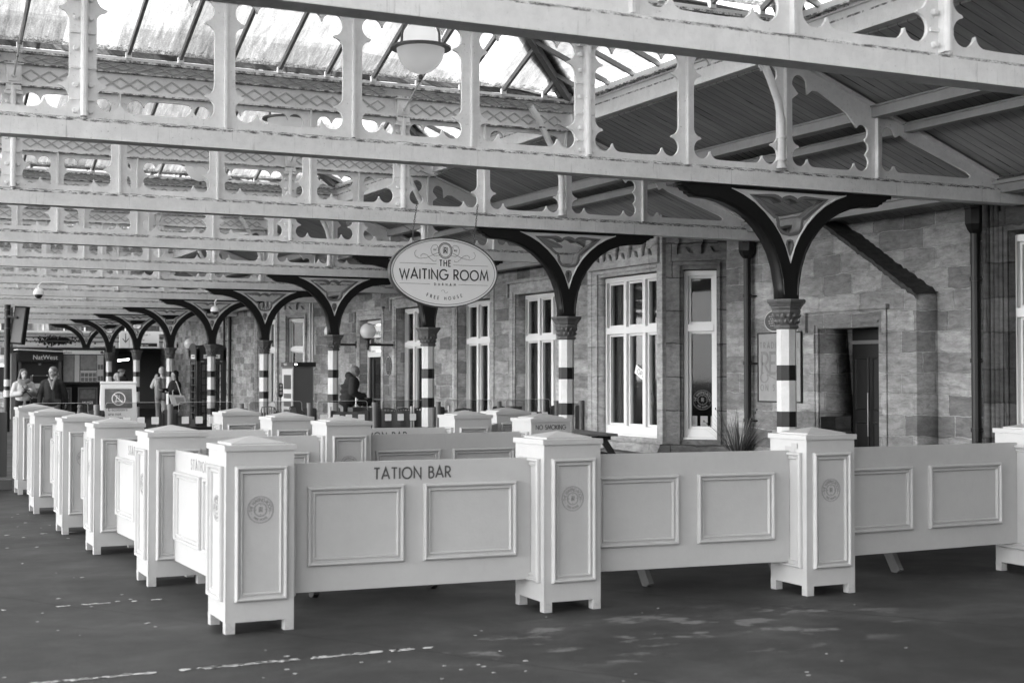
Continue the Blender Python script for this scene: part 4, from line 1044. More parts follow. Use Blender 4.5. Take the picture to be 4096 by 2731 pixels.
front(0, 1, .205, 1.034, ((.075, .460), (.540, .935)), 'front panel nearest the camera, lettered with its first letter missing', text='TATION BAR', tx=(.497, .535, 1))
front(1, 2, .230, 1.045, ((.030, .425), (.520, .915)), 'middle front panel with a join line, right of the lettered panel')
front(2, 3, .247, 1.055, ((.0, .375), (.470, .895)), 'right front panel with trestle legs showing beneath')
def side(i, j, z0, z1, fr, label, **k):      # left row; local u runs from the far post towards the camera
    a = P2(j, .215, 0); b = P2(i, .215, W2); return panel(a[0], a[1], b[0], b[1], z0, z1, fr, label, **k)
side(0, 4, .19, 1.03, ((.045, .47), (.53, .955)), 'left row panel beside the corner post, with part of the lettering showing', text='STATION BAR', tx=(.5, .74, 0))
side(4, 5, .19, 1.03, ((.045, .47), (.53, .955)), 'left row panel between its second and third posts, lettering half hidden', text='STATION BAR', tx=(.5, .74, 0))
side(5, 6, .19, 1.03, ((.045, .47), (.53, .955)), 'left row panel between its third and fourth posts')
side(6, 7, .19, 1.03, ((.045, .47), (.53, .955)), 'left row panel between its fourth and fifth posts')
side(7, 8, .19, 1.03, ((.045, .47), (.53, .955)), 'left row panel furthest from the camera')
def inner(i, j, label, **k):
    a = P2(i, W2, .18); b = P2(j, 0, .22); return panel(a[0], a[1], b[0], b[1], .2, 1.03, ((.06, .46), (.54, .94)), label, **k)
inner(11, 14, 'inner panel right of the inner post with the round emblem')
a = (2.62, 13.10); panel(a[0], a[1], PS[11][0], PS[11][1] + .22, .2, 1.03, ((.06, .46), (.54, .94)), 'inner panel left of the inner post with the round emblem')
inner(10, 12, 'inner panel with letters showing above the next panel', text='STATION BAR', tx=(.5, .62, 1))
a = (2.62, 14.9); panel(a[0], a[1], PS[10][0], PS[10][1] + .22, .2, 1.03, ((.06, .46), (.54, .94)), 'inner panel crossing from the fourth post of the left row')
panel(PS[12][0] + W2, PS[12][1] + .2, PS[13][0] + .05, PS[13][1] + .1, .2, 1.03, ((.06, .46), (.54, .94)), 'short inner panel between the two posts below the oval sign')

# ------------------------------------------------------------------ oval pub sign on chains
sg = thing('pub_sign', 'oval pale pub sign on two chains, reading THE WAITING ROOM', 'sign', (7.327, 17.2, 2.942))
RX, RZ = .768, .461
XZ = basis((0, 0, 0), (1, 0, 0), (0, 0, 1), (0, -1, 0))
el_ = [(RX * math.cos(2 * math.pi * k / 72), RZ * math.sin(2 * math.pi * k / 72)) for k in range(72)]
B().prism([(x * .988, y * .982) for x, y in el_], -.03, .036, XZ).build('sign_board', M['sign_face'], sg)
link('rim', plate_mesh(el_, [[(x * .982, y * .97) for x, y in el_]], .09, XZ), M['steel_dark'], sg)
bd = B(); Z_ = .037
F = XZ @ Matrix.Translation((0, 0, Z_))
ring(bd, RX * .945, .006, F, .0, 90, ry=RZ * .915)
letters(bd, 'THE', .078, .0125, F @ Matrix.Translation((.008, .082, 0)), .12, sx=.85, width=.158)
letters(bd, 'WAITING ROOM', .128, .0185, F @ Matrix.Translation((0, -.093, 0)), .12, width=1.262)
letters(bd, 'DURHAM', .030, .0055, F @ Matrix.Translation((.008, -.172, 0)), .7, width=.305)
def bowed(s, h, wt, wid, y, sag):
    tot = sum(G[c][0] for c in s) * h; tr = (wid - tot) / (len(s) - 1); x = -wid / 2
    for c in s:
        wc = G[c][0] * h; xm = x + wc / 2; dy = y + sag * (xm / (wid / 2)) ** 2; sl = 2 * sag * xm / (wid / 2) ** 2
        m = F @ Matrix.Translation((xm, dy, 0)) @ Matrix.Rotation(math.atan(sl), 4, 'Z')
        for i, stt in enumerate(G[c][1]): ribbon(bd, [((p[0] - G[c][0] / 2) * h, (p[1] - .5) * h) for p in stt], wt, .0004 * i, m)
        x += wc + tr
bowed('FREE HOUSE', .040, .0065, .50, -.340, .045)
for (x0, x1, z) in ((-.632, -.114, .108), (.126, .630, .101), (-.634, -.203, -.155), (.20, .630, -.155)): ribbon(bd, [(x0, z), (x1, z)], .0035, .0005, F)
ribbon(bd, arc(-.022, -.245, .022, .014, 200, 20, 8) + arc(.022, -.253, .022, .014, 200, 370, 8), .003, .0005, F)
C_ = (.010, .287)
for r_, wt in ((.100, .004), (.094, .003), (.078, .003)): ring(bd, r_, wt, F, .0, 48, C_, r_ * 1.06)
for k in range(48):
    a = 2 * math.pi * k / 48; ribbon(bd, [(C_[0] + .081 * math.cos(a), C_[1] + .086 * math.sin(a)), (C_[0] + .089 * math.cos(a), C_[1] + .094 * math.sin(a))], .004, .0008, F)
monogram(bd, .068, .0055, F @ Matrix.Translation((C_[0], C_[1], 0)))
letters(bd, 'EST', .018, .0035, F @ Matrix.Translation((-.135, .285, 0)), .3); letters(bd, '1872', .018, .0035, F @ Matrix.Translation((.155, .283, 0)), .3)
for sgn in (-1, 1):
    P_ = lambda pts: [(C_[0] + sgn * (x - 0), C_[1] + y) for x, y in pts]
    ribbon(bd, P_([(.10, -.03), (.16, -.055), (.26, -.10), (.36, -.115), (.42, -.09), (.435, -.05), (.42, -.015), (.40, -.01)]), .003, .0012, F)
    ribbon(bd, P_([(.085, -.065), (.15, -.075), (.195, -.04), (.205, .015), (.18, .06), (.14, .075), (.11, .06), (.105, .04), (.125, .03)]), .003, .0016, F)
    ribbon(bd, P_([(.13, -.125), (.135, -.145), (.165, -.145), (.21, -.115), (.26, -.065), (.31, -.05), (.345, -.07), (.345, -.095)]), .003, .002, F)
bd.build('lettering', M['lettering'], sg)
for sx_, xt, xb in ((-1, -.44, -.425), (1, .40, .44)):
    ch = thing('hanging_chain', 'left chain holding the oval pub sign' if sx_ < 0 else 'right chain holding the oval pub sign', 'chain', (7.327 + xb, 17.2, 2.942 + RZ * math.sqrt(1 - (xb / RX) ** 2)), 0, 'chains of the oval pub sign')
    def chain(p0, p1, parent):
        p0, p1 = Vector(p0), Vector(p1); L = (p1 - p0).length; n = max(2, int(L / .030)); bd = B(); d = (p1 - p0) / n
        for k in range(n):
            c = p0 + d * (k + .5); e1 = d.normalized(); e2 = Vector((0, 1, 0)) if k % 2 else e1.cross(Vector((0, 1, 0))).normalized()
            ring_ = [c + e1 * .020 * math.cos(2 * math.pi * q / 8) + e2 * .010 * math.sin(2 * math.pi * q / 8) for q in range(9)]
            bd.tube(ring_, .0035, 4, cap=False)
        bd.build('chain_links', M['steel_dark'], parent)
    top = Vector((7.327 + xt - ch.location.x, -.02 - .0, 3.83 - ch.location.z)); k_ = Vector((sx_ * -.0, .0, .12))
    chain((0, 0, 0), (.01 * sx_, -.01, .14), ch); chain((.01 * sx_, -.01, .14), (.05, -.012, 3.86 - ch.location.z), ch); chain((.01 * sx_, .0, .14), (-.055, .30, 3.59 - ch.location.z), ch)

# ------------------------------------------------------------------ pendant lamps
lp = thing('pendant_lamp', 'x', 'lamp', (0, 0, 0), 0, 'globe lamps hanging from the glazed roof')
B().lathe([(.02, -.292)] + [(.272 * math.sin(R(q)), -.292 * math.cos(R(q))) for q in (14, 26, 38, 50, 62, 74, 84, 90)], 36).build('bowl', M['lamp_bowl'], lp, smooth=True)
B().lathe([(.245, .01), (.235, .09), (.205, .17), (.16, .23), (.15, .24)], 32).build('upper_glass', M['lamp_bowl'], lp, smooth=True)
B().lathe([(.275, -.012), (.345, -.012), (.345, .012), (.275, .012), (.275, -.012)], 40).build('ring', M['steel_dark'], lp)
bd = B()
for k in range(4):
    a = k * math.pi / 2 + .4; bd.tube([(.30 * math.cos(a) * q, .30 * math.sin(a) * q, z) for q, z in ((1.0, .0), (.98, .12), (.85, .22), (.6, .28), (.3, .30))], .016, 6)
bd.build('cage', M['steel_dark'], lp)
B().lathe([(.0, .40), (.05, .40), (.09, .34), (.10, .28), (.10, .27)], 20).build('gear_housing', M['steel_dark'], lp, smooth=True)
B().lathe([(0, -.36), (.022, -.355), (.028, -.33), (.022, -.305), (.01, -.30)], 10).build('finial', M['steel_dark'], lp)
B().tube([(0, 0, .38), (0, 0, 1.05)], .015, 8).build('suspension_rod', M['steel_dark'], lp)
LPOS = [(6.06, 14.89, 5.30), (6.0, 19.89, 5.30), (5.95, 24.89, 5.30), (5.95, 29.89, 5.30), (5.95, 34.89, 5.30)]
LL = ['nearest hanging globe lamp, in front of the glass roof', 'second hanging globe lamp, glimpsed through the nearest full girder', 'third hanging globe lamp, glimpsed below the nearest full girder', 'fourth hanging globe lamp along the roof', 'fifth and farthest hanging globe lamp']
for i, p in enumerate(LPOS):
    if i == 0: lp.location = p; lp['label'] = LL[0]
    else: copy_tree(lp, p, LL[i])
# wall lamps
wl = thing('wall_lamp', 'x', 'lamp', (0, 0, 0), 0, 'globe lamps on the station wall')
B().ball((0, 0, 0), .195, 28, 18).build('globe', M['globe'], wl, smooth=True)
B().lathe([(.04, -.40), (.04, -.23), (.10, -.185), (.10, -.17)], 16).build('fitting', M['black'], wl, smooth=True)
B().tube([(0, 0, -.46), (0, 0, -.2)], .03, 8).tube([(0, 0, -.33), (.67, 0, -.33)], .028, 8).box(.66, .69, -.05, .05, -.42, -.24).build('bracket_arm', M['black'], wl)
WP = [(11.9, 32.6, 2.66), (11.9, 35.35, 2.72), (11.9, 51.3, 2.72)]
WLb = ['globe lamp on a wall arm in front of the waiting room door', 'globe lamp on a wall arm half hidden behind a striped column', 'globe lamp on a wall arm left of the phone box']
for i, p in enumerate(WP):
    if i == 0: wl.location = p; wl['label'] = WLb[0]
    else: copy_tree(wl, p, WLb[i])
#@@PART3

# ------------------------------------------------------------------ glass screens with steel posts across the platform
def steel_post(label, x, y=23.0, h=1.13):
    t = thing('screen_post', label, 'post', (x, y, 0), 0, 'steel posts of the glass screen')
    B().lathe([(.048, 0), (.048, h - .003), (.046, h)], 20).build('tube', M['steel_grey'], t, smooth=True)
    bd = B()
    for s_ in (-1, 1):
        pts = [(.047, .02), (.125, .02)] + arc(.095, h - .13, .03, .04, 0, 90, 5) + [(.047, h - .085)]
        m = basis((0, .012 * 0, 0), (s_, 0, 0), (0, 0, 1), (0, -1, 0)); bd.prism([(u, v) for u, v in pts], -.006, .006, m)
    bd.build('clamp_plate', M['steel_dark'], t)
    B().lathe([(.09, 0), (.09, .012)], 20).build('base_plate', M['steel_dark'], t)
    return t
M['steel_grey'] = plain('grey powder coat', .12, .35, .06, 6, .5)
SPX = [2.76, 3.88, 5.03, 6.19, 7.36, 8.52, 9.70, 10.88, 12.04, 12.55]
for i, x in enumerate(SPX): steel_post('grey steel screen post, %s from the left of the glass screen' % ORD[i], x)
for i in range(8):
    x0, x1 = SPX[i] + .085, SPX[i + 1] - .085
    t = thing('glass_screen', 'clear low glass panel, %s from the left, between steel posts' % ORD[i], 'glass screen', (x0, 23.0, 0), 0, 'low glass panels across the platform')
    W_ = x1 - x0; h = 1.16
    pl = [(0, .10), (W_, .10), (W_, .98)] + arc(W_ - .02, 1.02, .03, .03, 200, 180, 2) + arc(W_ - .09, 1.11, .04, .05, 0, 90, 5) + arc(.09, 1.11, .04, .05, 90, 180, 5) + arc(.02, 1.02, .03, .03, 0, -20, 2) + [(0, .98)]
    B().prism(pl, -.006, .006, XZ).build('pane', M['screen_glass'], t)
    bd = B(); bd.tube([(0, 0, .98)] + [(p[0], 0, p[1]) for p in pl[3:-1][::-1]] + [(W_, 0, .98)], .0035, 4); bd.build('pane_edge', M['machine_light'], t)
    for k in range(4):
        if W_ < .6 and k > 2: continue
        u = W_ * (k + .7) / 4.4
        B().prism([(u + a_, .87 + b_) for a_, b_ in [(-.05, -.058), (.05, -.058), (.058, -.05), (.058, .05), (.05, .058), (-.05, .058), (-.058, .05), (-.058, -.05)]], .0065, .009, XZ).build('square_sticker', M['sign_face'], t)
# grey steel panel at the left edge
t = thing('steel_barrier', 'plain grey steel barrier cabinet at the left edge behind the last fence post', 'barrier', (2.05, 21.0, 0))
B().box(-1.2, .13, -.03, .03, .16, 1.155).build('panel_sheet', M['steel_grey'], t, bevel=.02)
B().box(.10, .28, .04, .06, .17, 1.08).build('side_sheet', M['steel_dark'], t, bevel=.01)
B().box(-1.2, .34, -.08, .08, 0, .14).build('plinth', M['steel_dark'], t, bevel=.01)

# ------------------------------------------------------------------ picnic tables and black bench inside the fence
def picnic(label, x, y, rz, mat='wood_weathered', L=1.8, top=.745, leg='wood_weathered'):
    t = thing('picnic_table', label, 'table', (x, y, 0), rz, 'picnic tables inside the pub fence')
    for k in range(5): B().box(-L / 2, L / 2, -.36 + k * .146, -.36 + k * .146 + .135, top - .035, top).build('top_board', M[mat], t, bevel=.008)
    for s_ in (-1, 1):
        for k in range(2): B().box(-L / 2, L / 2, s_ * (.68 + k * .13) - .06, s_ * (.68 + k * .13) + .06, .42, .455).build('seat_board', M[mat], t, bevel=.008)
    for u in (-L / 2 + .28, L / 2 - .28):
        for s_ in (-1, 1): B().bar((u, s_ * .20, top - .04), (u, s_ * .66, 0), .045, .095).build('leg', M[leg], t, bevel=.004)
        B().box(u + .025, u + .06, -.80, .80, .36, .42).build('seat_bearer', M[leg], t)
        B().box(u + .025, u + .06, -.36, .36, top - .10, top - .036).build('top_bearer', M[leg], t)
    return t
picnic('dark picnic table by the bay window, its board ends showing past the NO SMOKING post', 10.1, 18.75, R(80), 'wood_weathered', 1.9, .755, 'wood_dark')
picnic('weathered picnic table behind the middle front panel, only its feet showing', 6.24, 9.96, R(2))
picnic('weathered picnic table behind the right front panel, one pale leg showing', 8.47, 9.72, R(1))
picnic('weathered picnic table behind the lettered front panel, only its feet showing', 3.65, 10.55, R(2), 'wood_dark', 1.5, .74, 'wood_dark')
t = thing('black_bench', 'black slatted bench back seen over the inner panels at the left', 'bench', (5.0, 20.2, 0))
B().box(-.42, .58, -.03, .03, .80, .865).build('back_rail', M['black'], t, bevel=.01)
bd = B()
for k in range(16): bd.box(-.36 + k * .058, -.345 + k * .058, -.012, .012, .50, .80)
bd.build('back_grille', M['black'], t)
B().box(-.42, .58, .0, .42, .43, .46).build('seat', M['black'], t, bevel=.008)
for x in (-.38, .52):
    for y in (-.0, .38): B().box(x - .02, x + .02, y - .02, y + .02, 0, .44).build('leg', M['black'], t)
B().tube([(-.46, 0, .45), (-.46, .0, .66), (-.46, .05, .78), (-.46, .16, .80), (-.46, .34, .72), (-.46, .38, .45)], .022, 8).build('armrest', M['black'], t, smooth=True)

# ------------------------------------------------------------------ potted sedge by the downpipe
t = thing('potted_grass', 'spiky grass plant in a pot in front of the downpipe, tips over the fence', 'plant', (11.15, 16.0, 0))
B().lathe([(.17, 0), (.24, .42), (.26, .43), (.26, .47), (.22, .47), (.21, .40), (0, .40)], 24).build('pot', M['pot'], t, smooth=True)
r = random.Random(21)
for gi, (n_, mt) in enumerate(((105, 'plant'), (40, 'plant_pale'))):
    bd = B()
    for i in range(n_):
        a = r.uniform(0, 2 * math.pi); lean = r.uniform(.15, 1.15); L = r.uniform(.44, .80); w_ = r.uniform(.004, .009)
        p = Vector((.08 * math.cos(a) * r.random(), .08 * math.sin(a) * r.random(), .42)); d = Vector((math.cos(a) * lean, math.sin(a) * lean, 1)).normalized()
        pts = []; seg = 7
        for k in range(seg + 1):
            pts.append(p.copy()); p += d * L / seg; d = (d + Vector((math.cos(a) * .05, math.sin(a) * .05, -.13 * lean - .02)) * (k / seg * 1.6)).normalized()
        sd_ = Vector((-math.sin(a), math.cos(a), 0)); vs = []
        for k, q in enumerate(pts):
            ww = w_ * (1 - (k / seg) ** 1.5) + .0008; vs += [q - sd_ * ww, q + sd_ * ww]
        bd.add(vs, [(2 * k, 2 * k + 1, 2 * k + 3, 2 * k + 2) for k in range(seg)])
    o = link('leaves', bd.mesh('leaves', merge=False), M[mt], t); o['kind'] = 'stuff'
for (dx, dy, L) in ((-.62, -.1, .62), (-.30, .1, .80), (.34, .05, .78)):
    bd = B(); pts = [(dx * q ** 1.3, dy * q, .44 + L * q * (1 - .12 * q)) for q in (0, .2, .4, .6, .8, 1.0)]; bd.tube(pts, [.004, .004, .003, .003, .0025, .002], 5)
    for q in (.86, .93, 1.0): bd.ball((dx * q ** 1.3, dy * q, .44 + L * q * (1 - .12 * q)), .010, 6, 5, (1, 1, 1.6))
    bd.build('flower_stem', M['plant'], t)

# ------------------------------------------------------------------ A-board
t = thing('a_board_sign', 'white A-frame notice saying E-scooters are not permitted', 'sign', (4.98, 27.2, 0), R(-3))
tilt = Matrix.Rotation(R(-8), 4, 'X')
m = tilt @ basis((0, 0, 0), (1, 0, 0), (0, 0, 1), (0, -1, 0)); m = Matrix.Translation((0, -.20, 0)) @ m
w2, H_ = .33, 1.47
link('frame', plate_mesh([(-w2 - .02, .02), (w2 + .02, .02), (w2 - .01, H_), (-w2 + .01, H_)], [[(-w2 + .045, .1), (w2 - .045, .1), (w2 - .065, H_ - .11), (-w2 + .065, H_ - .11)]], .03, m), M['white'], t)
B().box(-w2 + .03, w2 - .03, .08, H_ - .09, -.004, .004, m).build('poster', M['white'], t)
B().prism([(-.25, 1.0), (-.23, .985), (.23, .985), (.25, 1.0), (.245, H_ - .12), (-.245, H_ - .12)], .0045, .006, m).build('poster_picture', M['poster_grey'], t)
bd = B(); c = (0, 1.165)
ring(bd, .118, .018, m, .0065, 40, c); ribbon(bd, [(-.082, c[1] + .082), (.082, c[1] - .082)], .017, .0085, m)
ribbon(bd, [(-.045, c[1] + .07), (-.025, c[1] + .066), (-.05, c[1] - .045), (.035, c[1] - .048), (.075, c[1] - .03)], .009, .0070, m); ring(bd, .014, .006, m, .0072, 12, (-.055, c[1] - .055)); ring(bd, .012, .006, m, .0074, 12, (.058, c[1] - .055))
ribbon(bd, [(.015, c[1] + .07), (.002, c[1] + .04), (.022, c[1] + .042), (.010, c[1] + .012)], .006, .0076, m)
bd.build('prohibition_symbol', M['white'], t)
link('lettering', text_mesh('E-scooters\nare not\npermitted', .082, m @ Matrix.Translation((-.195, .935, .0062)), .001, 'LEFT'), M['lettering'], t)
for z in (.56, .50): B().box(-.19, .05, z, z + .022, .0045, .0055, m).build('small_print', M['faded_lettering'], t)
B().box(-w2 + .005, w2 - .005, -.215 + .0, .0, H_ - .045, H_ + .0).build('hinge_cap', M['white'], t, bevel=.01) if False else B().tube([(-w2 + .0, -.0, H_ - .02), (w2 - .0, -.0, H_ - .02)], .028, 10).build('hinge_cap', M['white'], t, smooth=True)
m2 = Matrix.Translation((0, .22, 0)) @ Matrix.Rotation(R(8), 4, 'X') @ basis((0, 0, 0), (1, 0, 0), (0, 0, 1), (0, -1, 0))
link('rear_frame', plate_mesh([(-w2 - .02, .02), (w2 + .02, .02), (w2 - .01, H_), (-w2 + .01, H_)], [], .03, m2), M['white'], t)

# traffic cone
t = thing('traffic_cone', 'grey traffic cone standing behind the glass screen', 'cone', (4.05, 25.7, 0))
B().box(-.19, .19, -.19, .19, 0, .035).build('base', M['black'], t, bevel=.01)
B().lathe([(.14, .035), (.09, .45), (.055, .9), (.035, 1.02), (.045, 1.03), (.045, 1.06), (.03, 1.08), (0, 1.08)], 20).build('cone_body', M['cone'], t, smooth=True)

# ------------------------------------------------------------------ outdoor cafe: chairs, canvas windbreaks, bin
def chair(label, x, y, rz, first=[None]):
    if first[0] is None:
        t = thing('cafe_chair', label, 'chair', (x, y, 0), rz, 'metal cafe chairs behind the glass screen')
        B().box(-.21, .21, -.21, .21, .44, .465).build('seat', M['steel_dark'], t, bevel=.01)
        for sx_ in (-1, 1):
            for sy in (-1, 1): B().tube([(sx_ * .19, sy * .19, .44), (sx_ * .22, sy * .23, 0)], .013, 6).build('leg', M['steel_dark'], t)
        B().tube([(-.20, .20, .44), (-.205, .25, .80), (-.17, .265, .88), (0, .27, .90), (.17, .265, .88), (.205, .25, .80), (.20, .20, .44)], .015, 8).build('back_frame', M['steel_dark'], t, smooth=True)
        for k in range(5): B().box(-.15 + k * .068, -.122 + k * .068, .235, .25, .47, .885).build('back_slat', M['steel_dark'], t)
        B().tube([(-.205, .25, .68), (-.25, .05, .68), (-.25, -.18, .66), (-.22, -.2, .45)], .013, 6).build('armrest', M['steel_dark'], t)
        B().tube([(.205, .25, .68), (.25, .05, .68), (.25, -.18, .66), (.22, -.2, .45)], .013, 6).build('armrest', M['steel_dark'], t)
        first[0] = t; return t
    return copy_tree(first[0], (x, y, 0), label, rz)
for i, (x, y, rz) in enumerate(((10.66, 28.0, 2.7), (11.05, 27.6, .3), (11.45, 28.4, 3.3), (10.25, 29.2, 1.4), (12.0, 27.2, 2.9), (11.75, 24.6, .2), (12.15, 24.3, 3.0), (9.6, 30.4, .9), (9.1, 30.9, 2.2))):
    chair('dark slatted cafe chair, ' + ['in front of the tall window left of the sign column', 'second of the cafe chairs right of the door', 'third of the cafe chairs right of the door', 'beside the cafe table near the doorway', 'below the middle tall window', 'nearest the glass screen under the windows', 'close to the wall beside the black bin', 'beside the suitcase man', 'leftmost, beyond the canvas windbreak'][i], x, y, rz)
def table(label, x, y):
    t = thing('cafe_table', label, 'table', (x, y, 0), 0, 'cafe tables by the wall')
    B().box(-.35, .35, -.35, .35, .72, .75).build('table_top', M['wood_weathered'], t, bevel=.006); B().tube([(0, 0, .02), (0, 0, .72)], .03, 8).build('pedestal', M['steel_dark'], t); B().box(-.22, .22, -.22, .22, 0, .02).build('foot', M['steel_dark'], t)
table('wooden cafe table in front of the doorway', 10.55, 28.6); table('wooden cafe table under the tall windows', 11.95, 25.6)
for i, (xa, ya, xb, yb) in enumerate(((8.76, 26.1, 9.55, 26.0), (9.6, 26.0, 10.35, 25.9), (10.4, 25.9, 11.1, 25.8))):
    t = thing('canvas_windbreak', 'grey canvas windbreak, %s from the left behind the glass screen' % ORD[i], 'windbreak', (xa, ya, 0), 0, 'canvas windbreaks of the cafe')
    n = 12; dx, dy = xb - xa, yb - ya
    b1 = B(); b1.add([(dx * k / n, dy * k / n + .012 * math.sin(k * 1.3), z - .03 * math.sin(math.pi * k / n) * (1 if z > .5 else 0)) for z in (.12, .92) for k in range(n + 1)], [(k, k + 1, n + 2 + k, n + 1 + k) for k in range(n)])
    link('canvas', b1.mesh('canvas', smooth=True), M['machine'], t)
    for px in (0, 1): B().tube([(dx * px, dy * px - .02, 0), (dx * px, dy * px - .02, .99)], .022, 10).build('steel_upright', M['steel'], t)
    if i == 2:
        bd = B(); cx, cz = .36, .60
        for k in range(12):
            a = R(8 + k * 15); bd.prism([(cx + .155 * math.cos(a - .09), cz + .155 * math.sin(a - .09)), (cx + .155 * math.cos(a + .09), cz + .155 * math.sin(a + .09)), (cx + .215 * math.cos(a), cz + .215 * math.sin(a))], .03, .032, XZ)
        bd.build('sun_ray_print', M['white'], t)
t = thing('litter_bin', 'dark cylindrical bin by the wall beside the tall window', 'bin', (11.9, 24.5, 0))
B().lathe([(.16, 0), (.16, .98), (.17, .98), (.17, 1.0), (.14, 1.0), (.13, .9), (0, .9)], 20).build('drum', M['steel_dark'], t, smooth=True)
B().lathe([(.165, .10), (.175, .12), (.165, .14)], 20).build('hoop', M['steel_grey'], t)

# ------------------------------------------------------------------ ticket machine
t = thing('ticket_machine', 'grey ticket machine with a dark lid reading TICKETS, beside a striped column', 'ticket machine', (10.34, 33.6, 0))
B().box(.0, .50, 0, .95, .0, 1.80).build('cabinet', M['machine'], t, bevel=.015)
B().box(-.02, .56, -.04, 1.0, 1.80, 1.91).build('lid', M['sign_black'], t, bevel=.012)
B().box(-.012, 0.0, .05, .92, .05, 1.75).build('front_sheet', M['machine_light'], t, bevel=.004)
for z0, z1 in ((1.25, 1.6), (1.02, 1.14), (.82, .95), (.6, .75), (.3, .5)): B().box(-.02, -.012, .16, .75, z0, z1).build('fascia_panel', M['steel_dark' if z0 < 1.2 else 'monitor'], t, bevel=.003)
B().box(-.02, .0, -.012, -.002, .0, 1.78).build('edge_strip', M['machine_light'], t)
link('lettering', text_mesh('TICKETS', .075, basis((-.023, .75, 1.835), (0, -1, 0), (0, 0, 1), (-1, 0, 0)), .001, 'LEFT'), M['white'], t)
B().box(.02, .08, -.046, -.041, 1.84, 1.87).build('status_light', plain('lit status lamp', .8, .3, .01, 5, emit=2.5), t)
t = thing('round_hang_tag', 'dark rounded payment sign fixed beside the ticket machine', 'sign', (9.96, 33.4, 1.25))
B().prism(arc(0, .10, .055, .055, 0, 180, 8) + arc(0, -.14, .055, .055, 180, 360, 8), -.02, .02, XZ).build('housing', M['sign_black'], t); B().tube([(0, .02, -.15), (0, .02, -1.25)], .015, 6).build('stalk', M['steel_dark'], t)
for z in (-.12, -.03, .06): B().box(-.03, .03, -.023, -.020, z, z + .06).build('symbol', M['machine_light'], t)

# ------------------------------------------------------------------ telephone kiosk
t = thing('telephone_box', 'traditional domed telephone box with small-paned doors behind a striped column', 'telephone box', (10.08, 42.5, 0))
w_ = .90; H_ = 2.36
bd = B()
for x in (0, w_ - .10):
    for y in (0, w_ - .10): bd.box(x, x + .10, y, y + .10, .06, H_)
bd.box(0, w_, 0, w_, 0, .09); bd.box(0, w_, 0, w_, H_ - .34, H_); bd.build('kiosk_frame', M['phone_red'], t, bevel=.006)
arcs = [(0, 0)] + [(w_ / 2 + (w_ / 2) * math.cos(a), .19 * math.sin(a)) for a in [math.pi * (1 - k / 14) for k in range(1, 14)]] + [(w_, 0)]
bd = B(); bd.prism(arcs, -.0, .03, basis((0, 0, H_), (1, 0, 0), (0, 0, 1), (0, -1, 0))); bd.prism(arcs, 0, .03, basis((0, w_, H_), (0, -1, 0), (0, 0, 1), (-1, 0, 0)))
bd.build('pediment', M['phone_red'], t, bevel=.004)
bd = B(); n = 10
vs = []
for j in range(n + 1):
    for i in range(n + 1):
        u, v = i / n * 2 - 1, j / n * 2 - 1; z = H_ + .19 * math.sqrt(max(0, (1 - .55 * u * u) * (1 - .55 * v * v)) ) - .0
        vs.append((w_ * i / n, w_ * j / n, z - .03))
bd.add(vs, [(j * (n + 1) + i, j * (n + 1) + i + 1, (j + 1) * (n + 1) + i + 1, (j + 1) * (n + 1) + i) for j in range(n) for i in range(n)])
link('domed_roof', bd.mesh('dome', smooth=True), M['phone_red'], t)
XF_front = basis((0, -.004, 0), (1, 0, 0), (0, 0, 1), (0, -1, 0)); XF_side = basis((-.004, w_, 0), (0, -1, 0), (0, 0, 1), (-1, 0, 0))
for nm, xf in (('door', XF_front), ('side_panel', XF_side)):
    hs = []
    for rrow in range(8):
        z = .26 + rrow * .21
        for (a, b) in ((.165, .255), (.285, .615), (.645, .735)): hs.append(rect(a, b, z, z + .18))
    link(nm, plate_mesh(rect(.11, .79, .10, 2.0), hs, .03, xf @ Matrix.Translation((0, 0, -.02))), M['phone_red'], t)
    B().box(.12, .78, .2, 1.98, -.045, -.04, xf).build('pane', M['glass_phone'] if 'glass_phone' in M else M['pane'], t)
    B().box(.20, .70, 2.09, 2.21, .001, .004, xf).build('name_plate', M['sign_face'], t)
    link('lettering', text_mesh('TELEPHONE', .085, xf @ Matrix.Translation((.45, 2.12, .005)), .001, sx=.85), M['lettering'], t)
    rr = B(); rect_frame(rr, xf, .10, .80, .08, 2.03, [(0, 0), (0, .012), (.015, .012), (.02, 0)]); rr.build('door_moulding', M['phone_red'], t)
B().box(.3, .62, w_ - .25, w_ - .14, 1.0, 1.7).build('handset_unit', M['machine_light'], t)
B().box(.05, .85, .86, .88, .1, 2.0).build('rear_lining', M['white'], t)

# notice boards near the kiosk
t = thing('poster_case', 'tall pale timetable case on the wall left of the phone box', 'notice board', (12.5, 52.0, 0))
B().box(.0, .09, -.5, .5, .9, 2.2).build('case', M['steel_dark'], t); B().box(-.01, 0, -.44, .44, .96, 2.12).build('timetable', M['map_pale'], t); B().box(-.013, -.0105, -.44, .44, 1.98, 2.08).build('header', M['sign_black'], t)
t = thing('toilet_sign', 'small pale projecting sign with a figure, above the couple', 'sign', (11.0, 50.0, 2.5))
B().box(-.31, .29, -.02, .02, 0, .28).build('board', M['sign_face'], t)
bd = B(); bd.ball((.17, -.03, .21), .018, 8, 6); bd.prism([(.14, .06), (.2, .06), (.2, .185), (.14, .185)], .021, .024, XZ); bd.build('symbol', M['sign_black'], t)
B().tube([(0, 0, .28), (0, 0, .8)], .015, 6).build('hanger', M['steel_dark'], t)

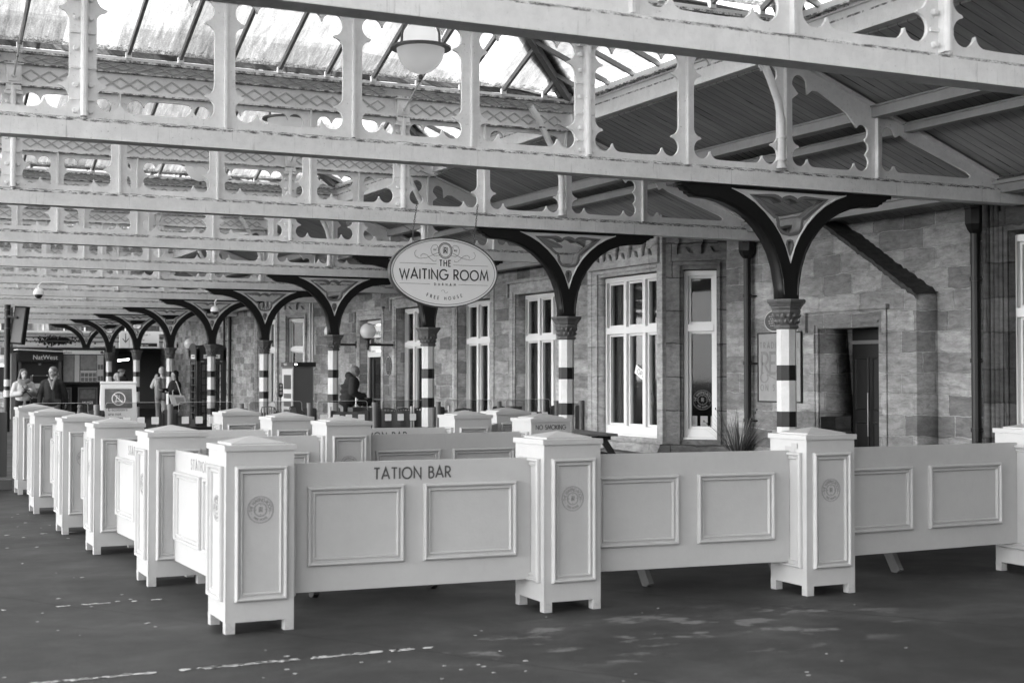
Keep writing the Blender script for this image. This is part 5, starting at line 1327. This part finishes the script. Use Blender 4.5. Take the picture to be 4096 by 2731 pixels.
# ------------------------------------------------------------------ cash machine, map board and the end of the platform
t = thing('cash_machine', 'black cash machine kiosk lettered NatWest behind the couple at the left', 'cash machine', (6.34, 54.0, 0))
B().box(-.04, 1.53, -.10, .8, 2.07, 2.42).build('header', M['sign_black'], t, bevel=.01)
B().box(0, 1.50, .12, .8, 0, 2.07).build('surround', M['sign_black'], t)
B().box(0, .10, -.05, .12, 0, 2.07).box(1.40, 1.50, -.05, .12, 0, 2.07).build('side_cheek', M['steel_dark'], t)
B().box(.42, 1.12, .02, .12, .55, 1.58).build('machine_face', M['machine'], t, bevel=.02)
B().box(.50, 1.04, .0, .02, 1.30, 1.56).build('screen_hood', M['black'], t); B().box(.54, 1.0, -.01, .0, 1.12, 1.28).build('keypad_shelf', M['machine_light'], t); B().box(.62, .92, .0, .02, .8, .88).build('cash_slot', M['black'], t)
for x in (.50, 1.0): B().ball((x, -.01, 1.58), .02, 8, 6).build('spotlight', M['white'], t)
B().box(.72, .80, .10, .115, 1.95, 2.02).build('sticker', M['paper'], t)
link('lettering', text_mesh('NatWest', .235, basis((.92, -.105, 2.16), (1, 0, 0), (0, 0, 1), (0, -1, 0)), .003, sx=.98), M['light_lettering'], t)
B().add([(-.06, -.35, 2.50), (1.55, -.35, 2.43), (1.55, .9, 2.43), (-.06, .9, 2.50), (-.06, -.35, 2.53), (1.55, -.35, 2.46), (1.55, .9, 2.46), (-.06, .9, 2.53)], [(0, 3, 2, 1), (4, 5, 6, 7), (0, 1, 5, 4), (1, 2, 6, 5), (2, 3, 7, 6), (3, 0, 4, 7)]).build('rain_hood', M['white'], t)
B().box(-.24, -.06, .0, .7, 0, 2.4).build('grey_pillar', M['machine'], t)
t = thing('map_board', 'large station map board with pale header and grey map prints', 'notice board', (7.88, 54.1, 0))
B().box(0, 1.53, 0, .12, 1.27, 2.52).build('board_frame', M['sign_black'], t, bevel=.01)
B().box(.03, 1.50, -.012, 0, 2.36, 2.50).build('header', M['sign_face'], t)
link('lettering', text_mesh('durham', .12, basis((.16, -.014, 2.39), (1, 0, 0), (0, 0, 1), (0, -1, 0)), .001), M['lettering'], t)
B().lathe([(.055, 0), (.055, .004)], 20, (0, 0, 0)).mesh('x') if False else None
B().prism([(1.42 + .055 * math.cos(2 * math.pi * k / 20), 2.43 + .055 * math.sin(2 * math.pi * k / 20)) for k in range(20)], .013, .016, XZ).build('info_disc', M['sign_black'], t)
link('lettering', text_mesh('i', .10, basis((1.42, -.018, 2.395), (1, 0, 0), (0, 0, 1), (0, -1, 0)), .001), M['white'], t)
for (x0, x1, z0, z1, mt) in ((.04, .42, 1.34, 2.33, 'map'), (.44, .62, 1.34, 2.33, 'map_pale'), (.65, 1.23, 1.80, 2.33, 'map'), (.65, 1.23, 1.34, 1.77, 'map_pale'), (1.25, 1.48, 1.34, 2.33, 'map_pale')): B().box(x0, x1, -.012, -.001, z0, z1).build('map_sheet', M[mt], t)
bd = B(); rr = random.Random(4)
for i in range(4):
    for j in range(2): bd.box(.67 + i * .14, .79 + i * .14, -.016, -.0125, 1.36 + j * .17, 1.50 + j * .17)
for i in range(2):
    for j in range(2): bd.box(1.27 + i * .105, 1.36 + i * .105, -.016, -.0125, 1.38 + j * .42, 1.56 + j * .42)
bd.build('photo_print', M['poster_grey'], t)
for x in (.1, 1.4): B().box(x - .04, x + .04, .02, .1, 0, 1.27).build('post_support', M['sign_black'], t)
for i, (x0, x1, z1, lb) in enumerate(((7.62, 8.26, 1.14, 'framed poster with a grey vehicle under the map board, left one'), (8.49, 9.19, 1.14, 'framed dark poster reading HUGS under the map board'))):
    t = thing('framed_poster', lb, 'poster', (x0, 54.35, 0), 0, 'posters under the map board')
    W_ = x1 - x0
    link('frame', plate_mesh(rect(0, W_, .18, z1), [rect(.045, W_ - .045, .225, z1 - .045)], .05, XZ), M['machine'], t)
    B().box(.045, W_ - .045, -.005, .01, .225, z1 - .045).build('poster_print', M['poster_dark'], t)
    B().box(.08, W_ - .08, -.010, -.0055, .72, z1 - .09).build('picture', M['poster_grey'], t)
    if i: link('lettering', text_mesh('HU!GS', .13, XZ @ Matrix.Translation((W_ / 2, .53, .006)), .001), M['sign_face'], t)
# end wall behind the boards, fascia and clerestory
en = thing('end_building', 'cross building closing the platform, with white fascia, glazing strip and dark passage', 'building', (0, 0, 0))
B().box(6.2, 9.75, 55.0, 55.2, 0, 2.62).build('dark_wall', M['interior'], en)
B().box(9.75, 9.95, 55.0, 70, 0, 2.70).build('passage_wall', M['interior_mid'], en)
B().box(9.95, 18, 68, 68.2, 0, 2.7).build('passage_wall', M['interior_mid'], en); B().box(17.9, 18, 59.5, 68, 0, 2.7).build('passage_wall', M['interior_mid'], en); B().box(9.95, 18, 59.1, 68, 2.68, 2.72).build('passage_ceiling', M['interior_mid'], en)
B().box(10.4, 11.8, 62.5, 63.1, 0, 1.15).build('counter', M['interior'], en); B().box(10.4, 11.8, 62.44, 62.5, 1.15, 1.20).build('counter_edge', M['steel_grey'], en)
B().box(3.0, 12.6, 58.6, 59.1, 2.68, 2.74).box(3.0, 12.6, 58.55, 59.1, 2.74, 3.25).box(3.0, 12.6, 58.4, 59.1, 3.25, 3.34).build('fascia', M['beam_white'], en, bevel=.006)
for z in (2.92, 3.08): B().tube([(5.2, 58.52, z), (12.5, 58.52, z + .02)], .02, 6).build('cable', M['steel_dark'], en)
B().box(3.0, 12.6, 58.8, 58.83, 3.34, 5.6).build('clerestory_glass', M['end_glass'] if 'end_glass' in M else M['roof_glass'], en)
for k in range(13): B().box(3.0 + k * .8, 3.05 + k * .8, 58.74, 58.8, 3.34, 5.6).build('glazing_mullion', M['iron_white'], en)
B().box(3.0, 12.6, 58.72, 58.79, 3.62, 3.66).build('glazing_transom', M['iron_white'], en)
bd = B(); rr = random.Random(8)
for i in range(560):
    x = 8.35 + rr.gauss(0, .26) * (1 + (i % 4) * .25); z = 2.96 + rr.gauss(0, .075); q = rr.uniform(.010, .040); bd.ball((x, 58.535, z), q, 6, 5, (1, .3, 1))
o = bd.build('moss_patch', M['gutter_stain'], en); o['kind'] = 'stuff'
B().tube([(5.1, 57.6, 3.55), (5.0, 57.6, 3.45), (4.75, 57.6, 3.1), (4.6, 57.6, 2.6)], .03, 8).build('conduit', M['steel_dark'], en)
B().box(-14, 9.5, 74.5, 80, 0, 9).build('far_wall', M['stone_far'], en)
for k in range(6):
    x = 8.2 - k * 1.6
    B().box(x - .35, x + .35, 74.42, 74.5, .8, 2.0).build('far_window', M['glass_dark'], en); B().box(x - .45, x + .45, 74.38, 74.5, 2.0, 2.12).build('far_lintel', M['white'], en); B().box(x - .3, x + .3, 74.42, 74.5, 2.6, 3.6).build('far_window', M['glass_dark'], en)
t = thing('direction_sign', 'hanging pale direction sign with a down arrow over the passage', 'sign', (11.5, 58.3, 2.68))
B().box(-.80, .78, -.05, .05, 0, .68).build('board', M['sign_face'], t, bevel=.01)
bd = B(); ribbon(bd, [(-.56, .58), (-.56, .24)], .028, .052, XZ); ribbon(bd, [(-.68, .38), (-.56, .23), (-.44, .38)], .028, .053, XZ); bd.build('arrow', M['lettering'], t)
bd = B(); ribbon(bd, [(-.24, .50), (-.15, .60)], .02, .052, XZ); rect_frame(bd, XZ @ Matrix.Translation((0, 0, .0505)), -.25, -.15, .30, .42, [(0, 0), (0, .002), (.015, .002), (.015, 0)]); bd.build('symbol', M['lettering'], t)
B().box(-.25, .70, -.054, -.0505, .06, .20).build('dark_band', M['sign_black'], t)
link('lettering', text_mesh('Platform 1', .12, XZ @ Matrix.Translation((-.08, .50, .051)), .001, 'LEFT'), M['lettering'], t)
link('lettering', text_mesh('Buses', .12, XZ @ Matrix.Translation((-.08, .30, .051)), .001, 'LEFT'), M['lettering'], t)
link('lettering', text_mesh('Way out', .12, XZ @ Matrix.Translation((-.08, .085, .055)), .001, 'LEFT'), M['white'], t)
for x in (-.7, .68): B().tube([(x, 0, .68), (x, 0, .95)], .012, 6).build('hanger', M['steel_dark'], t)
t = thing('tube_light', 'lit tube light hanging at the mouth of the dark passage', 'lamp', (10.62, 57.0, 2.16))
B().tube([(-.19, .12, 0), (.19, -.12, .05)], .03, 8).build('tube', plain('lit tube', .9, .3, .01, 5, emit=6), t)
for s_ in (-1, 1): B().tube([(s_ * .2, -s_ * .12, .03), (s_ * .2, -s_ * .12, 1.3)], .006, 5).build('suspension_rod', M['steel_dark'], t)

# departures screen on a dark pole at the left
t = thing('banded_pole', 'black pole with two white bands at the left edge, carrying the tilted screen', 'pole', (4.67, 42.3, 0))
B().lathe([(.085, 0), (.085, 3.58)], 20).build('shaft', M['black'], t, smooth=True)
for z0 in (.98, 1.28): B().lathe([(.087, z0), (.087, z0 + .19)], 20).build('white_band', M['column_white'], t)
for z0 in (2.9, 3.2, 3.42): B().lathe([(.10, z0), (.10, z0 + .03)], 16).build('strap', M['steel_dark'], t)
for dx in (.10, .13): B().tube([(dx, -.03, 2.2), (dx, -.03, 3.5)], .014, 6).build('conduit', M['steel_dark'], t)
t = thing('departures_screen', 'slim black departures screen tilted downwards beside the banded pole', 'screen', (4.97, 42.0, 3.0))
mm = Matrix.Rotation(R(7), 4, 'Y') @ Matrix.Rotation(R(-62), 4, 'Z')
B().box(-.28, .28, -.06, .06, -.55, .53, mm).build('housing', M['cloth_black'], t, bevel=.02); B().box(-.24, .24, -.066, -.061, -.50, .48, mm).build('screen_face', M['monitor'], t)
B().tube([(-.08, 0, .2), (-.30, .2, .25)], .03, 8).build('mounting_arm', M['steel_dark'], t)
# CCTV domes
def cctv(label, x, y, z, drop):
    t = thing('dome_camera', label, 'security camera', (x, y, z), 0, 'dome security cameras')
    B().lathe([(.0, .14), (.05, .14), (.10, .10), (.115, .05), (.115, .0)], 20).build('housing', M['white'], t, smooth=True)
    B().ball((0, 0, 0), .085, 16, 10).build('dome', M['monitor'], t, smooth=True)
    B().tube([(0, 0, .14), (0, 0, drop - .08), (.06, 0, drop), (.55, 0, drop + .0)], .018, 8).build('mounting_arm', M['white'], t)
cctv('white dome camera hanging from a girder near the left edge', 4.15, 31.9, 3.32, .27)
cctv('white dome camera hanging inside the spandrel of a far striped column', 9.15, 36.6, 3.24, .34)
#@@PART4

# ------------------------------------------------------------------ people
def blob(bd, pts, n=10):
    """tapered limb through (x,y,z,r) points with rounded joints"""
    for a, b in zip(pts, pts[1:]): bd.tube([a[:3], b[:3]], [a[3], b[3]], n)
    for p in pts: bd.ball(p[:3], p[3], n, 7)
def fuse(bd, voxel, name, sm=3):
    me = bd.mesh(name, merge=False)
    ob = bpy.data.objects.new(name, me); col.objects.link(ob)
    md = ob.modifiers.new('r', 'REMESH'); md.mode = 'VOXEL'; md.voxel_size = voxel; md.use_smooth_shade = True
    m2 = ob.modifiers.new('s', 'SMOOTH'); m2.factor = .5; m2.iterations = sm
    dg = bpy.context.evaluated_depsgraph_get(); dg.update()
    out = bpy.data.meshes.new_from_object(ob.evaluated_get(dg)); bpy.data.objects.remove(ob); bpy.data.meshes.remove(me)
    for p in out.polygons: p.use_smooth = True
    out.materials.clear(); return out
def head(bd, hx, hy, hz, yaw, hh=.225):
    """skull, jaw, nose, ears and neck facing -Y turned by yaw; hz = crown"""
    m = Matrix.Translation((hx, hy, hz - hh / 2 - .006)) @ Matrix.Rotation(yaw, 4, 'Z') @ Matrix.Scale(1.09, 4)
    def b(c, r, sc): q = B().ball((0, 0, 0), r, 12, 9, sc); bd.add([m @ (Vector(v) + Vector(c)) for v in q.v], q.f)
    b((0, .008, .03), .083, (.90, 1.12, 1.0)); b((0, -.018, -.035), .062, (.92, 1.05, 1.15)); b((0, -.035, -.078), .033, (1.0, .9, .8))
    b((0, -.092, -.012), .014, (.8, 1.1, 1.5)); b((-.028, -.070, .022), .018, (1.2, .6, .6)); b((.028, -.070, .022), .018, (1.2, .6, .6)); b((0, -.078, -.052), .017, (1.5, .6, .5))
    for s_ in (-1, 1): b((s_ * .076, .012, -.008), .022, (.4, .8, 1.3))
    return m
def hand(bd, w_, d, up, s_=1, r=.0085):
    """palm with five bent fingers; w_ wrist, d direction, up palm normal"""
    d = Vector(d).normalized(); up = Vector(up).normalized(); sd_ = d.cross(up).normalized() * s_
    w_ = Vector(w_); c = w_ + d * .045
    for k in range(-1, 2): blob(bd, [tuple(w_ + sd_ * .016 * k) + (.019,), tuple(w_ + d * .085 + sd_ * .022 * k) + (.015,)], 8)
    for i, L in enumerate((.062, .075, .070, .055)):
        o = w_ + d * .088 + sd_ * (.030 - .020 * i); p1 = o + d * L * .5 + up * .010; p2 = p1 + d * L * .32 + up * .022
        blob(bd, [tuple(o) + (r + .001,), tuple(p1) + (r,), tuple(p2) + (r - .001,)], 6)
    o = w_ + d * .025 + sd_ * .028; blob(bd, [tuple(o) + (.012,), tuple(o + d * .03 + sd_ * .022 + up * .01) + (.010,), tuple(o + d * .058 + sd_ * .024 + up * .02) + (.008,)], 6)
EYE = plain('eye and brow', .02, .4, .1, 20)
def person(label, x, y, rz, h, arms, skin='skin', head_yaw=0., stride=.12, lean=0., thick=1., headdrop=0.):
    """standing or walking figure facing -Y before rotation; returns (object, scale, head matrix, joints)"""
    bd = B(); k = h / 1.75
    sh, hip, knee = 1.44 - headdrop * .3, .93, .50
    L = lean
    for s_ in (-1, 1):
        f = stride * s_
        blob(bd, [(s_ * .09, 0, hip, .085), (s_ * .095, -f * .8, knee, .058), (s_ * .09, -f * .35 + .02, .09, .038), (s_ * .09, -f * .35 - .12, .04, .034)], 10)
    blob(bd, [(0, 0, hip + .02, .13), (0, -L * .3, 1.15, .125), (0, -L * .7, 1.32, .14)], 12)
    blob(bd, [(-.12 * thick, -L, sh - .05, .075), (.12 * thick, -L, sh - .05, .075)], 10); blob(bd, [(0, -L, sh, .055), (0, -L * 1.15 - .005, sh + .10, .050)], 10)
    hm = head(bd, 0, -L * 1.3 - .01 - headdrop * .5, 1.75 - headdrop, head_yaw)
    for s_, (e, w_, d, up) in zip((-1, 1), arms):
        S_ = (s_ * .185 * thick, -L, sh - .05)
        blob(bd, [S_ + (.055,), tuple(e) + (.040,), tuple(w_) + (.027,)], 10)
        if d: hand(bd, w_, d, up, s_)
    me = fuse(bd, .0085, 'person')
    o = link('person', me, M[skin]); o.location = (x, y, 0); o.rotation_euler = (0, 0, rz); o.scale = (k, k, k)
    tag(o, label, 'person')
    e_ = B()
    for s_ in (-1, 1):
        for dz, sc in ((.004, (1.3, .5, .55)), (.030, (1.9, .5, .35))):
            q = B().ball((0, 0, 0), .0085, 8, 6, sc); e_.add([hm @ (Vector(v) + Vector((s_ * .029, -.081, .008 + dz))) for v in q.v], q.f)
    q = B().ball((0, 0, 0), .010, 8, 6, (2.0, .5, .35)); e_.add([hm @ (Vector(v) + Vector((0, -.084, -.052))) for v in q.v], q.f)
    e_.build('face_features', EYE, o)
    return o, hm
def trousers(o, mat, stride=.12, r=.0, wide=1.):
    bd = B()
    for s_ in (-1, 1):
        f = stride * s_; blob(bd, [(s_ * .09, 0, .95, .105 * wide), (s_ * .097, -f * .8, .50, .078 * wide), (s_ * .092, -f * .35 + .02, .10, .066 * wide)], 12)
    blob(bd, [(-.05, 0, .96, .125), (.05, 0, .96, .125)], 12)
    link('trousers', fuse(bd, .014, 'trousers'), M[mat], o)
    bd = B()
    for s_ in (-1, 1): f = stride * s_; blob(bd, [(s_ * .09, -f * .35 + .035, .045, .045), (s_ * .09, -f * .35 - .15, .035, .042)], 10)
    link('shoes', fuse(bd, .012, 'shoes'), M['black'], o)
def coat(o, mat, arms, z0, lean=0., w_=.19, thick=1., sleeve=.068, cuff=.05, extra=None, puff=0., sh=1.44, hood=False):
    bd = B()
    blob(bd, [(-.045, 0, z0 + w_ * .55, w_ * .80), (-.04, -lean * .5, 1.15, w_ * .80), (-.05, -lean * .9, sh - .12, w_ * .84)], 14); blob(bd, [(.045, 0, z0 + w_ * .55, w_ * .80), (.04, -lean * .5, 1.15, w_ * .80), (.05, -lean * .9, sh - .12, w_ * .84)], 14)
    blob(bd, [(-.13 * thick, -lean, sh - .055, .092), (.13 * thick, -lean, sh - .055, .092)], 12)
    for s_, (e, w2_, d, up) in zip((-1, 1), arms):
        a = Vector((s_ * .185 * thick, -lean, sh - .065)); e = Vector(e); b2 = Vector(w2_)
        blob(bd, [tuple(a) + (sleeve + .012,), tuple(e) + (sleeve,), tuple(e.lerp(b2, .93)) + (cuff,)], 12)
        if puff:
            for t_ in (.2, .45, .7, .95): blob(bd, [tuple(a.lerp(e, t_)) + (sleeve + puff,)], 12)
            for t_ in (.3, .6, .88): blob(bd, [tuple(e.lerp(b2, t_)) + (cuff + puff + .008,)], 12)
    if puff:
        for z in (z0 + .08, z0 + .2, z0 + .32, z0 + .44): bd.lathe([(w_ * .86, -.045), (w_ * .99, 0), (w_ * .86, .045)], 16, (0, -lean * (z - .9), z))
    if hood: blob(bd, [(-.06, -lean + .05, sh + .03, .07), (.06, -lean + .05, sh + .03, .07)], 10); blob(bd, [(0, -lean + .08, sh + .05, .085)], 10)
    if extra: extra(bd)
    link('coat', fuse(bd, .013, 'coat'), M[mat], o)
def hair(o, hm, mat, long_=0., cap=True):
    bd = B()
    def b(c, r, sc): q = B().ball((0, 0, 0), r, 14, 10, sc); bd.add([hm @ (Vector(v) + Vector(c)) for v in q.v], q.f)
    b((0, .026, .050), .088, (.98, 1.10, .94)); b((0, .050, .005), .078, (1.0, .85, 1.1))
    if long_:
        for s_ in (-1, 1):
            for t_ in range(6): b((s_ * (.070 + .008 * t_ * long_), .020 + .004 * t_, .02 - t_ * .040 * long_), .036, (.75, 1.2, 1.1))
        for t_ in range(5): b((0, .062, -.0 - t_ * .045 * long_), .060, (1.15, .6, 1))
    me = fuse(bd, .009, 'hair', 2)
    link('hair', me, M[mat], o)
# woman in the cream jacket
A = [((-.265, -.03, 1.14), (-.10, -.22, 1.17), (.6, -.45, .35), (0, -.5, -1)), ((.27, -.03, 1.15), (.10, -.24, 1.24), (-1, -.2, .1), (0, -.4, -1))]
o, hm = person('woman in a short cream jacket, pale scarf and black gloves, walking at the far left', 4.35, 36.0, R(8), 1.73, A, head_yaw=R(6))
hair(o, hm, 'hair_brown', .9); coat(o, 'cloth_cream', A, .97, w_=.182, sleeve=.068, cuff=.066); trousers(o, 'cloth_black')
bd = B(); blob(bd, [(-.10, -.05, 1.46, .062), (0, -.10, 1.43, .060), (.10, -.05, 1.47, .062), (0, .07, 1.48, .066), (-.10, -.05, 1.46, .062)], 12); blob(bd, [(-.09, -.10, 1.40, .045), (.03, -.15, 1.34, .048), (-.03, -.17, 1.27, .040)], 10); link('scarf', fuse(bd, .012, 'scarf'), M['cloth_scarf'], o)
bd = B()
for s_, (e, w_, d, up) in zip((-1, 1), A): hand(bd, w_, d, up, s_, .0115); blob(bd, [tuple(Vector(e).lerp(Vector(w_), .72)) + (.042,), w_ + (.034,)], 8)
link('gloves', fuse(bd, .007, 'gloves', 1), M['cloth_black'], o)
t = thing('shoulder_bag', 'small black bag on a diagonal strap at the hip of the woman in cream', 'bag', (4.50, 35.80, .93), R(8))
B().prism([(-.02, .12), (.20, .10), (.17, -.14), (.05, -.22), (-.02, -.16)], -.05, .05, XZ).build('bag_body', M['black'], t, bevel=.01)
B().tube([(.02, -.04, .12), (-.10, -.05, .24), (-.22, -.04, .40)], .010, 6).build('strap', M['black'], t); B().ball((.01, -.055, .11), .012, 8, 6).ball((.17, -.055, .0), .014, 8, 6).build('ring', M['steel'], t)
# man in the waxed jacket
A = [((-.27, -.02, 1.13), (-.28, -.10, .89), (0, -.1, -1), (.9, 0, .1)), ((.28, .05, 1.13), (.30, .12, .90), (0, .25, -1), (-.9, 0, 0))]
o, hm = person('man in a dark waxed jacket and grey scarf, walking beside the woman in cream', 4.99, 35.8, R(-12), 1.78, A, head_yaw=R(-38), thick=1.0)
hair(o, hm, 'hair_grey'); coat(o, 'cloth_dark', A, .80, w_=.185, thick=1.0, sleeve=.072, cuff=.056); trousers(o, 'cloth_grey', wide=1.05)
bd = B(); bd.box(-.19, -.06, -.215, -.185, .88, 1.0).box(.06, .19, -.215, -.185, .88, 1.0); link('jacket_pocket', bd.mesh('p', bevel=.01), M['cloth_dark'], o)
bd = B(); blob(bd, [(-.07, -.03, 1.47, .038), (-.03, -.12, 1.40, .034), (.015, -.17, 1.24, .028)], 10); blob(bd, [(.07, -.03, 1.48, .038), (.04, -.12, 1.40, .034), (.02, -.17, 1.26, .028)], 10); blob(bd, [(-.06, .05, 1.47, .04), (.06, .05, 1.47, .04)], 10); link('scarf', fuse(bd, .012, 'scarf'), M['cloth_scarf'], o)
# people further off
IDLE = [((-.26, .0, 1.13), (-.25, -.10, .88), (0, -.2, -1), (.9, 0, 0)), ((.26, .0, 1.13), (.25, -.10, .88), (0, -.2, -1), (-.9, 0, 0))]
o, hm = person('person mostly hidden behind the man in the waxed jacket', 5.60, 39.5, R(150), 1.64, IDLE); hair(o, hm, 'hair_grey'); coat(o, 'cloth_dark', IDLE, .8); trousers(o, 'cloth_black')
o, hm = person('blond person in profile behind the scooter notice', 9.0, 49.5, R(-80), 1.64, IDLE); hair(o, hm, 'hair_blond', .7); coat(o, 'cloth_dark', IDLE, .8); trousers(o, 'cloth_black')
o, hm = person('person in a flat cap and dark coat behind the blond person', 9.56, 51.5, R(-60), 1.80, IDLE, headdrop=.02); coat(o, 'cloth_black', IDLE, .7, w_=.22, sh=1.45, hood=True); trousers(o, 'cloth_black')
bd = B(); q = B().ball((0, 0, 0), .105, 14, 10, (1, 1.15, .55)); bd.add([hm @ (Vector(v) + Vector((0, -.005, .075))) for v in q.v], q.f); q = B().ball((0, 0, 0), .07, 10, 6, (1, .9, .2)); bd.add([hm @ (Vector(v) + Vector((0, -.10, .055))) for v in q.v], q.f); bd.build('flat_cap', M['cloth_grey'], o, smooth=True)
# hooded person with the backpack, seen from behind
A = [((-.26, .02, 1.13), (-.24, -.12, .92), (0, -.3, -1), (.9, 0, 0)), ((.28, -.12, 1.20), (.18, -.30, 1.42), (-.1, -.3, .9), (0, -1, 0))]
o, hm = person('person in a pale hood and trousers with a big grey backpack, seen from behind', 9.24, 43.4, R(165), 1.82, A); hair(o, hm, 'cloth_light'); coat(o, 'cloth_light', A, .85, w_=.20); trousers(o, 'cloth_grey', wide=1.1)
t = thing('backpack', 'large grey backpack worn by the person in the pale hood', 'backpack', (9.16, 43.08, 1.18), R(-8))
b_ = B(); blob(b_, [(-.07, 0, -.24, .12), (-.08, 0, .0, .13), (-.06, .02, .22, .11)], 12); blob(b_, [(.07, 0, -.24, .12), (.08, 0, .0, .13), (.06, .02, .22, .11)], 12); link('pack_body', fuse(b_, .015, 'pack'), M['machine'], t)
B().tube([(-.10, -.11, .22), (-.03, -.135, .12), (-.03, -.14, -.12)], .008, 6).build('zip', M['black'], t); B().tube([(-.12, .05, .28), (-.14, .25, .30), (-.14, .36, .12)], .02, 6).tube([(.12, .05, .28), (.14, .25, .30), (.14, .36, .12)], .02, 6).build('strap', M['machine'], t)
# woman in black with the tote bag
A = [((-.25, -.06, 1.16), (-.16, -.30, 1.18), (.1, -1, .1), (0, 0, 1)), ((.27, .0, 1.15), (.20, -.24, 1.12), (-.2, -1, .1), (0, 0, 1))]
o, hm = person('person with long black hair in black clothes, in profile beside a striped column', 9.16, 41.3, R(-78), 1.71, A, stride=.04); hair(o, hm, 'cloth_black', 1.0); coat(o, 'cloth_black', A, .62, w_=.205, sleeve=.08, cuff=.07); trousers(o, 'cloth_black', .04)
t = thing('tote_bag', 'pale printed canvas tote bag on the shoulder of the person in black', 'bag', (9.19, 40.95, .86), R(-8))
B().prism([(-.26, .17), (.16, .15), (.22, -.06), (-.14, -.16), (-.17, -.15)], -.07, .07, XZ).build('bag_body', M['canvas_bag'], t, bevel=.02)
B().prism([(-.10, .10), (.13, .10), (.17, -.04), (-.05, -.10)], .071, .073, XZ).build('bag_print', M['map'], t)
B().tube([(-.16, -.05, .16), (-.17, -.03, .27), (-.14, 0, .30)], .012, 6).tube([(.06, -.05, .15), (.02, -.04, .30), (-.05, .05, .52), (-.07, .12, .56)], .014, 6).build('handle', M['canvas_bag'], t)
# man with suitcase in front of the waiting room door
A = [((-.25, -.08, 1.13), (-.14, -.30, 1.02), (.0, -1, -.3), (0, 0, 1)), ((.26, -.06, 1.12), (.16, -.40, 1.02), (-.1, -.9, -.4), (0, 0, -1))]
o, hm = person('bald man in a dark hooded puffer coat bending over a suitcase handle', 10.93, 31.3, R(78), 1.86, A, 'skin_dark', stride=.05, lean=.10, headdrop=.05, thick=1.1)
coat(o, 'cloth_dark', A, .82, lean=.10, w_=.20, thick=1.0, sleeve=.078, cuff=.064, puff=.012, hood=True); trousers(o, 'cloth_black', .05)
t = thing('wheeled_suitcase', 'wheeled suitcase with a raised metal handle beside the bald man', 'suitcase', (11.12, 31.05, 0), R(10))
B().box(-.24, .24, -.13, .13, .06, .86).build('shell', M['steel_dark'], t, bevel=.03)
B().tube([(-.08, 0, .86), (-.08, 0, 1.12), (.08, 0, 1.12), (.08, 0, .86)], .014, 8).build('handle', M['steel'], t)
for x in (-.18, .18): B().tube([(x, -.03, .035), (x, .03, .035)], .035, 12).build('wheel', M['black'], t)
t = thing('soft_bag', 'soft black bag resting on top of the suitcase', 'bag', (11.27, 31.1, .87))
b_ = B(); blob(b_, [(-.10, 0, .09, .09), (.08, 0, .08, .09), (.14, 0, .14, .06)], 12); link('bag_body', fuse(b_, .012, 'bag'), M['cloth_black'], t)

# ------------------------------------------------------------------ added walls and roof behind the camera, holding back sky light
t = thing('rear_sky_block', 'unseen stone block added behind the camera to hold back sky light', 'building', (0, 0, 0))
B().box(-4, 16, -13, -12.5, 0, 7).build('wall', M['stone'], t)
for k in range(5): B().box(-2.5 + k * 3.2, -1.3 + k * 3.2, -12.5, -12.42, .9, 3.4).build('window', M['glass_dark'], t)  # windows of the added sky block, unseen
B().box(XW, XW + .5, -12.5, 2.0, 0, 6.6).build('sky_block_side_wall', M['stone_dark'], t)
B().box(-4.2, 16, -13.2, -6.5, 4.6, 4.8).build('sky_block_roof', M['boards'], t)  # added roof, keeps sky light off the camera-facing sides
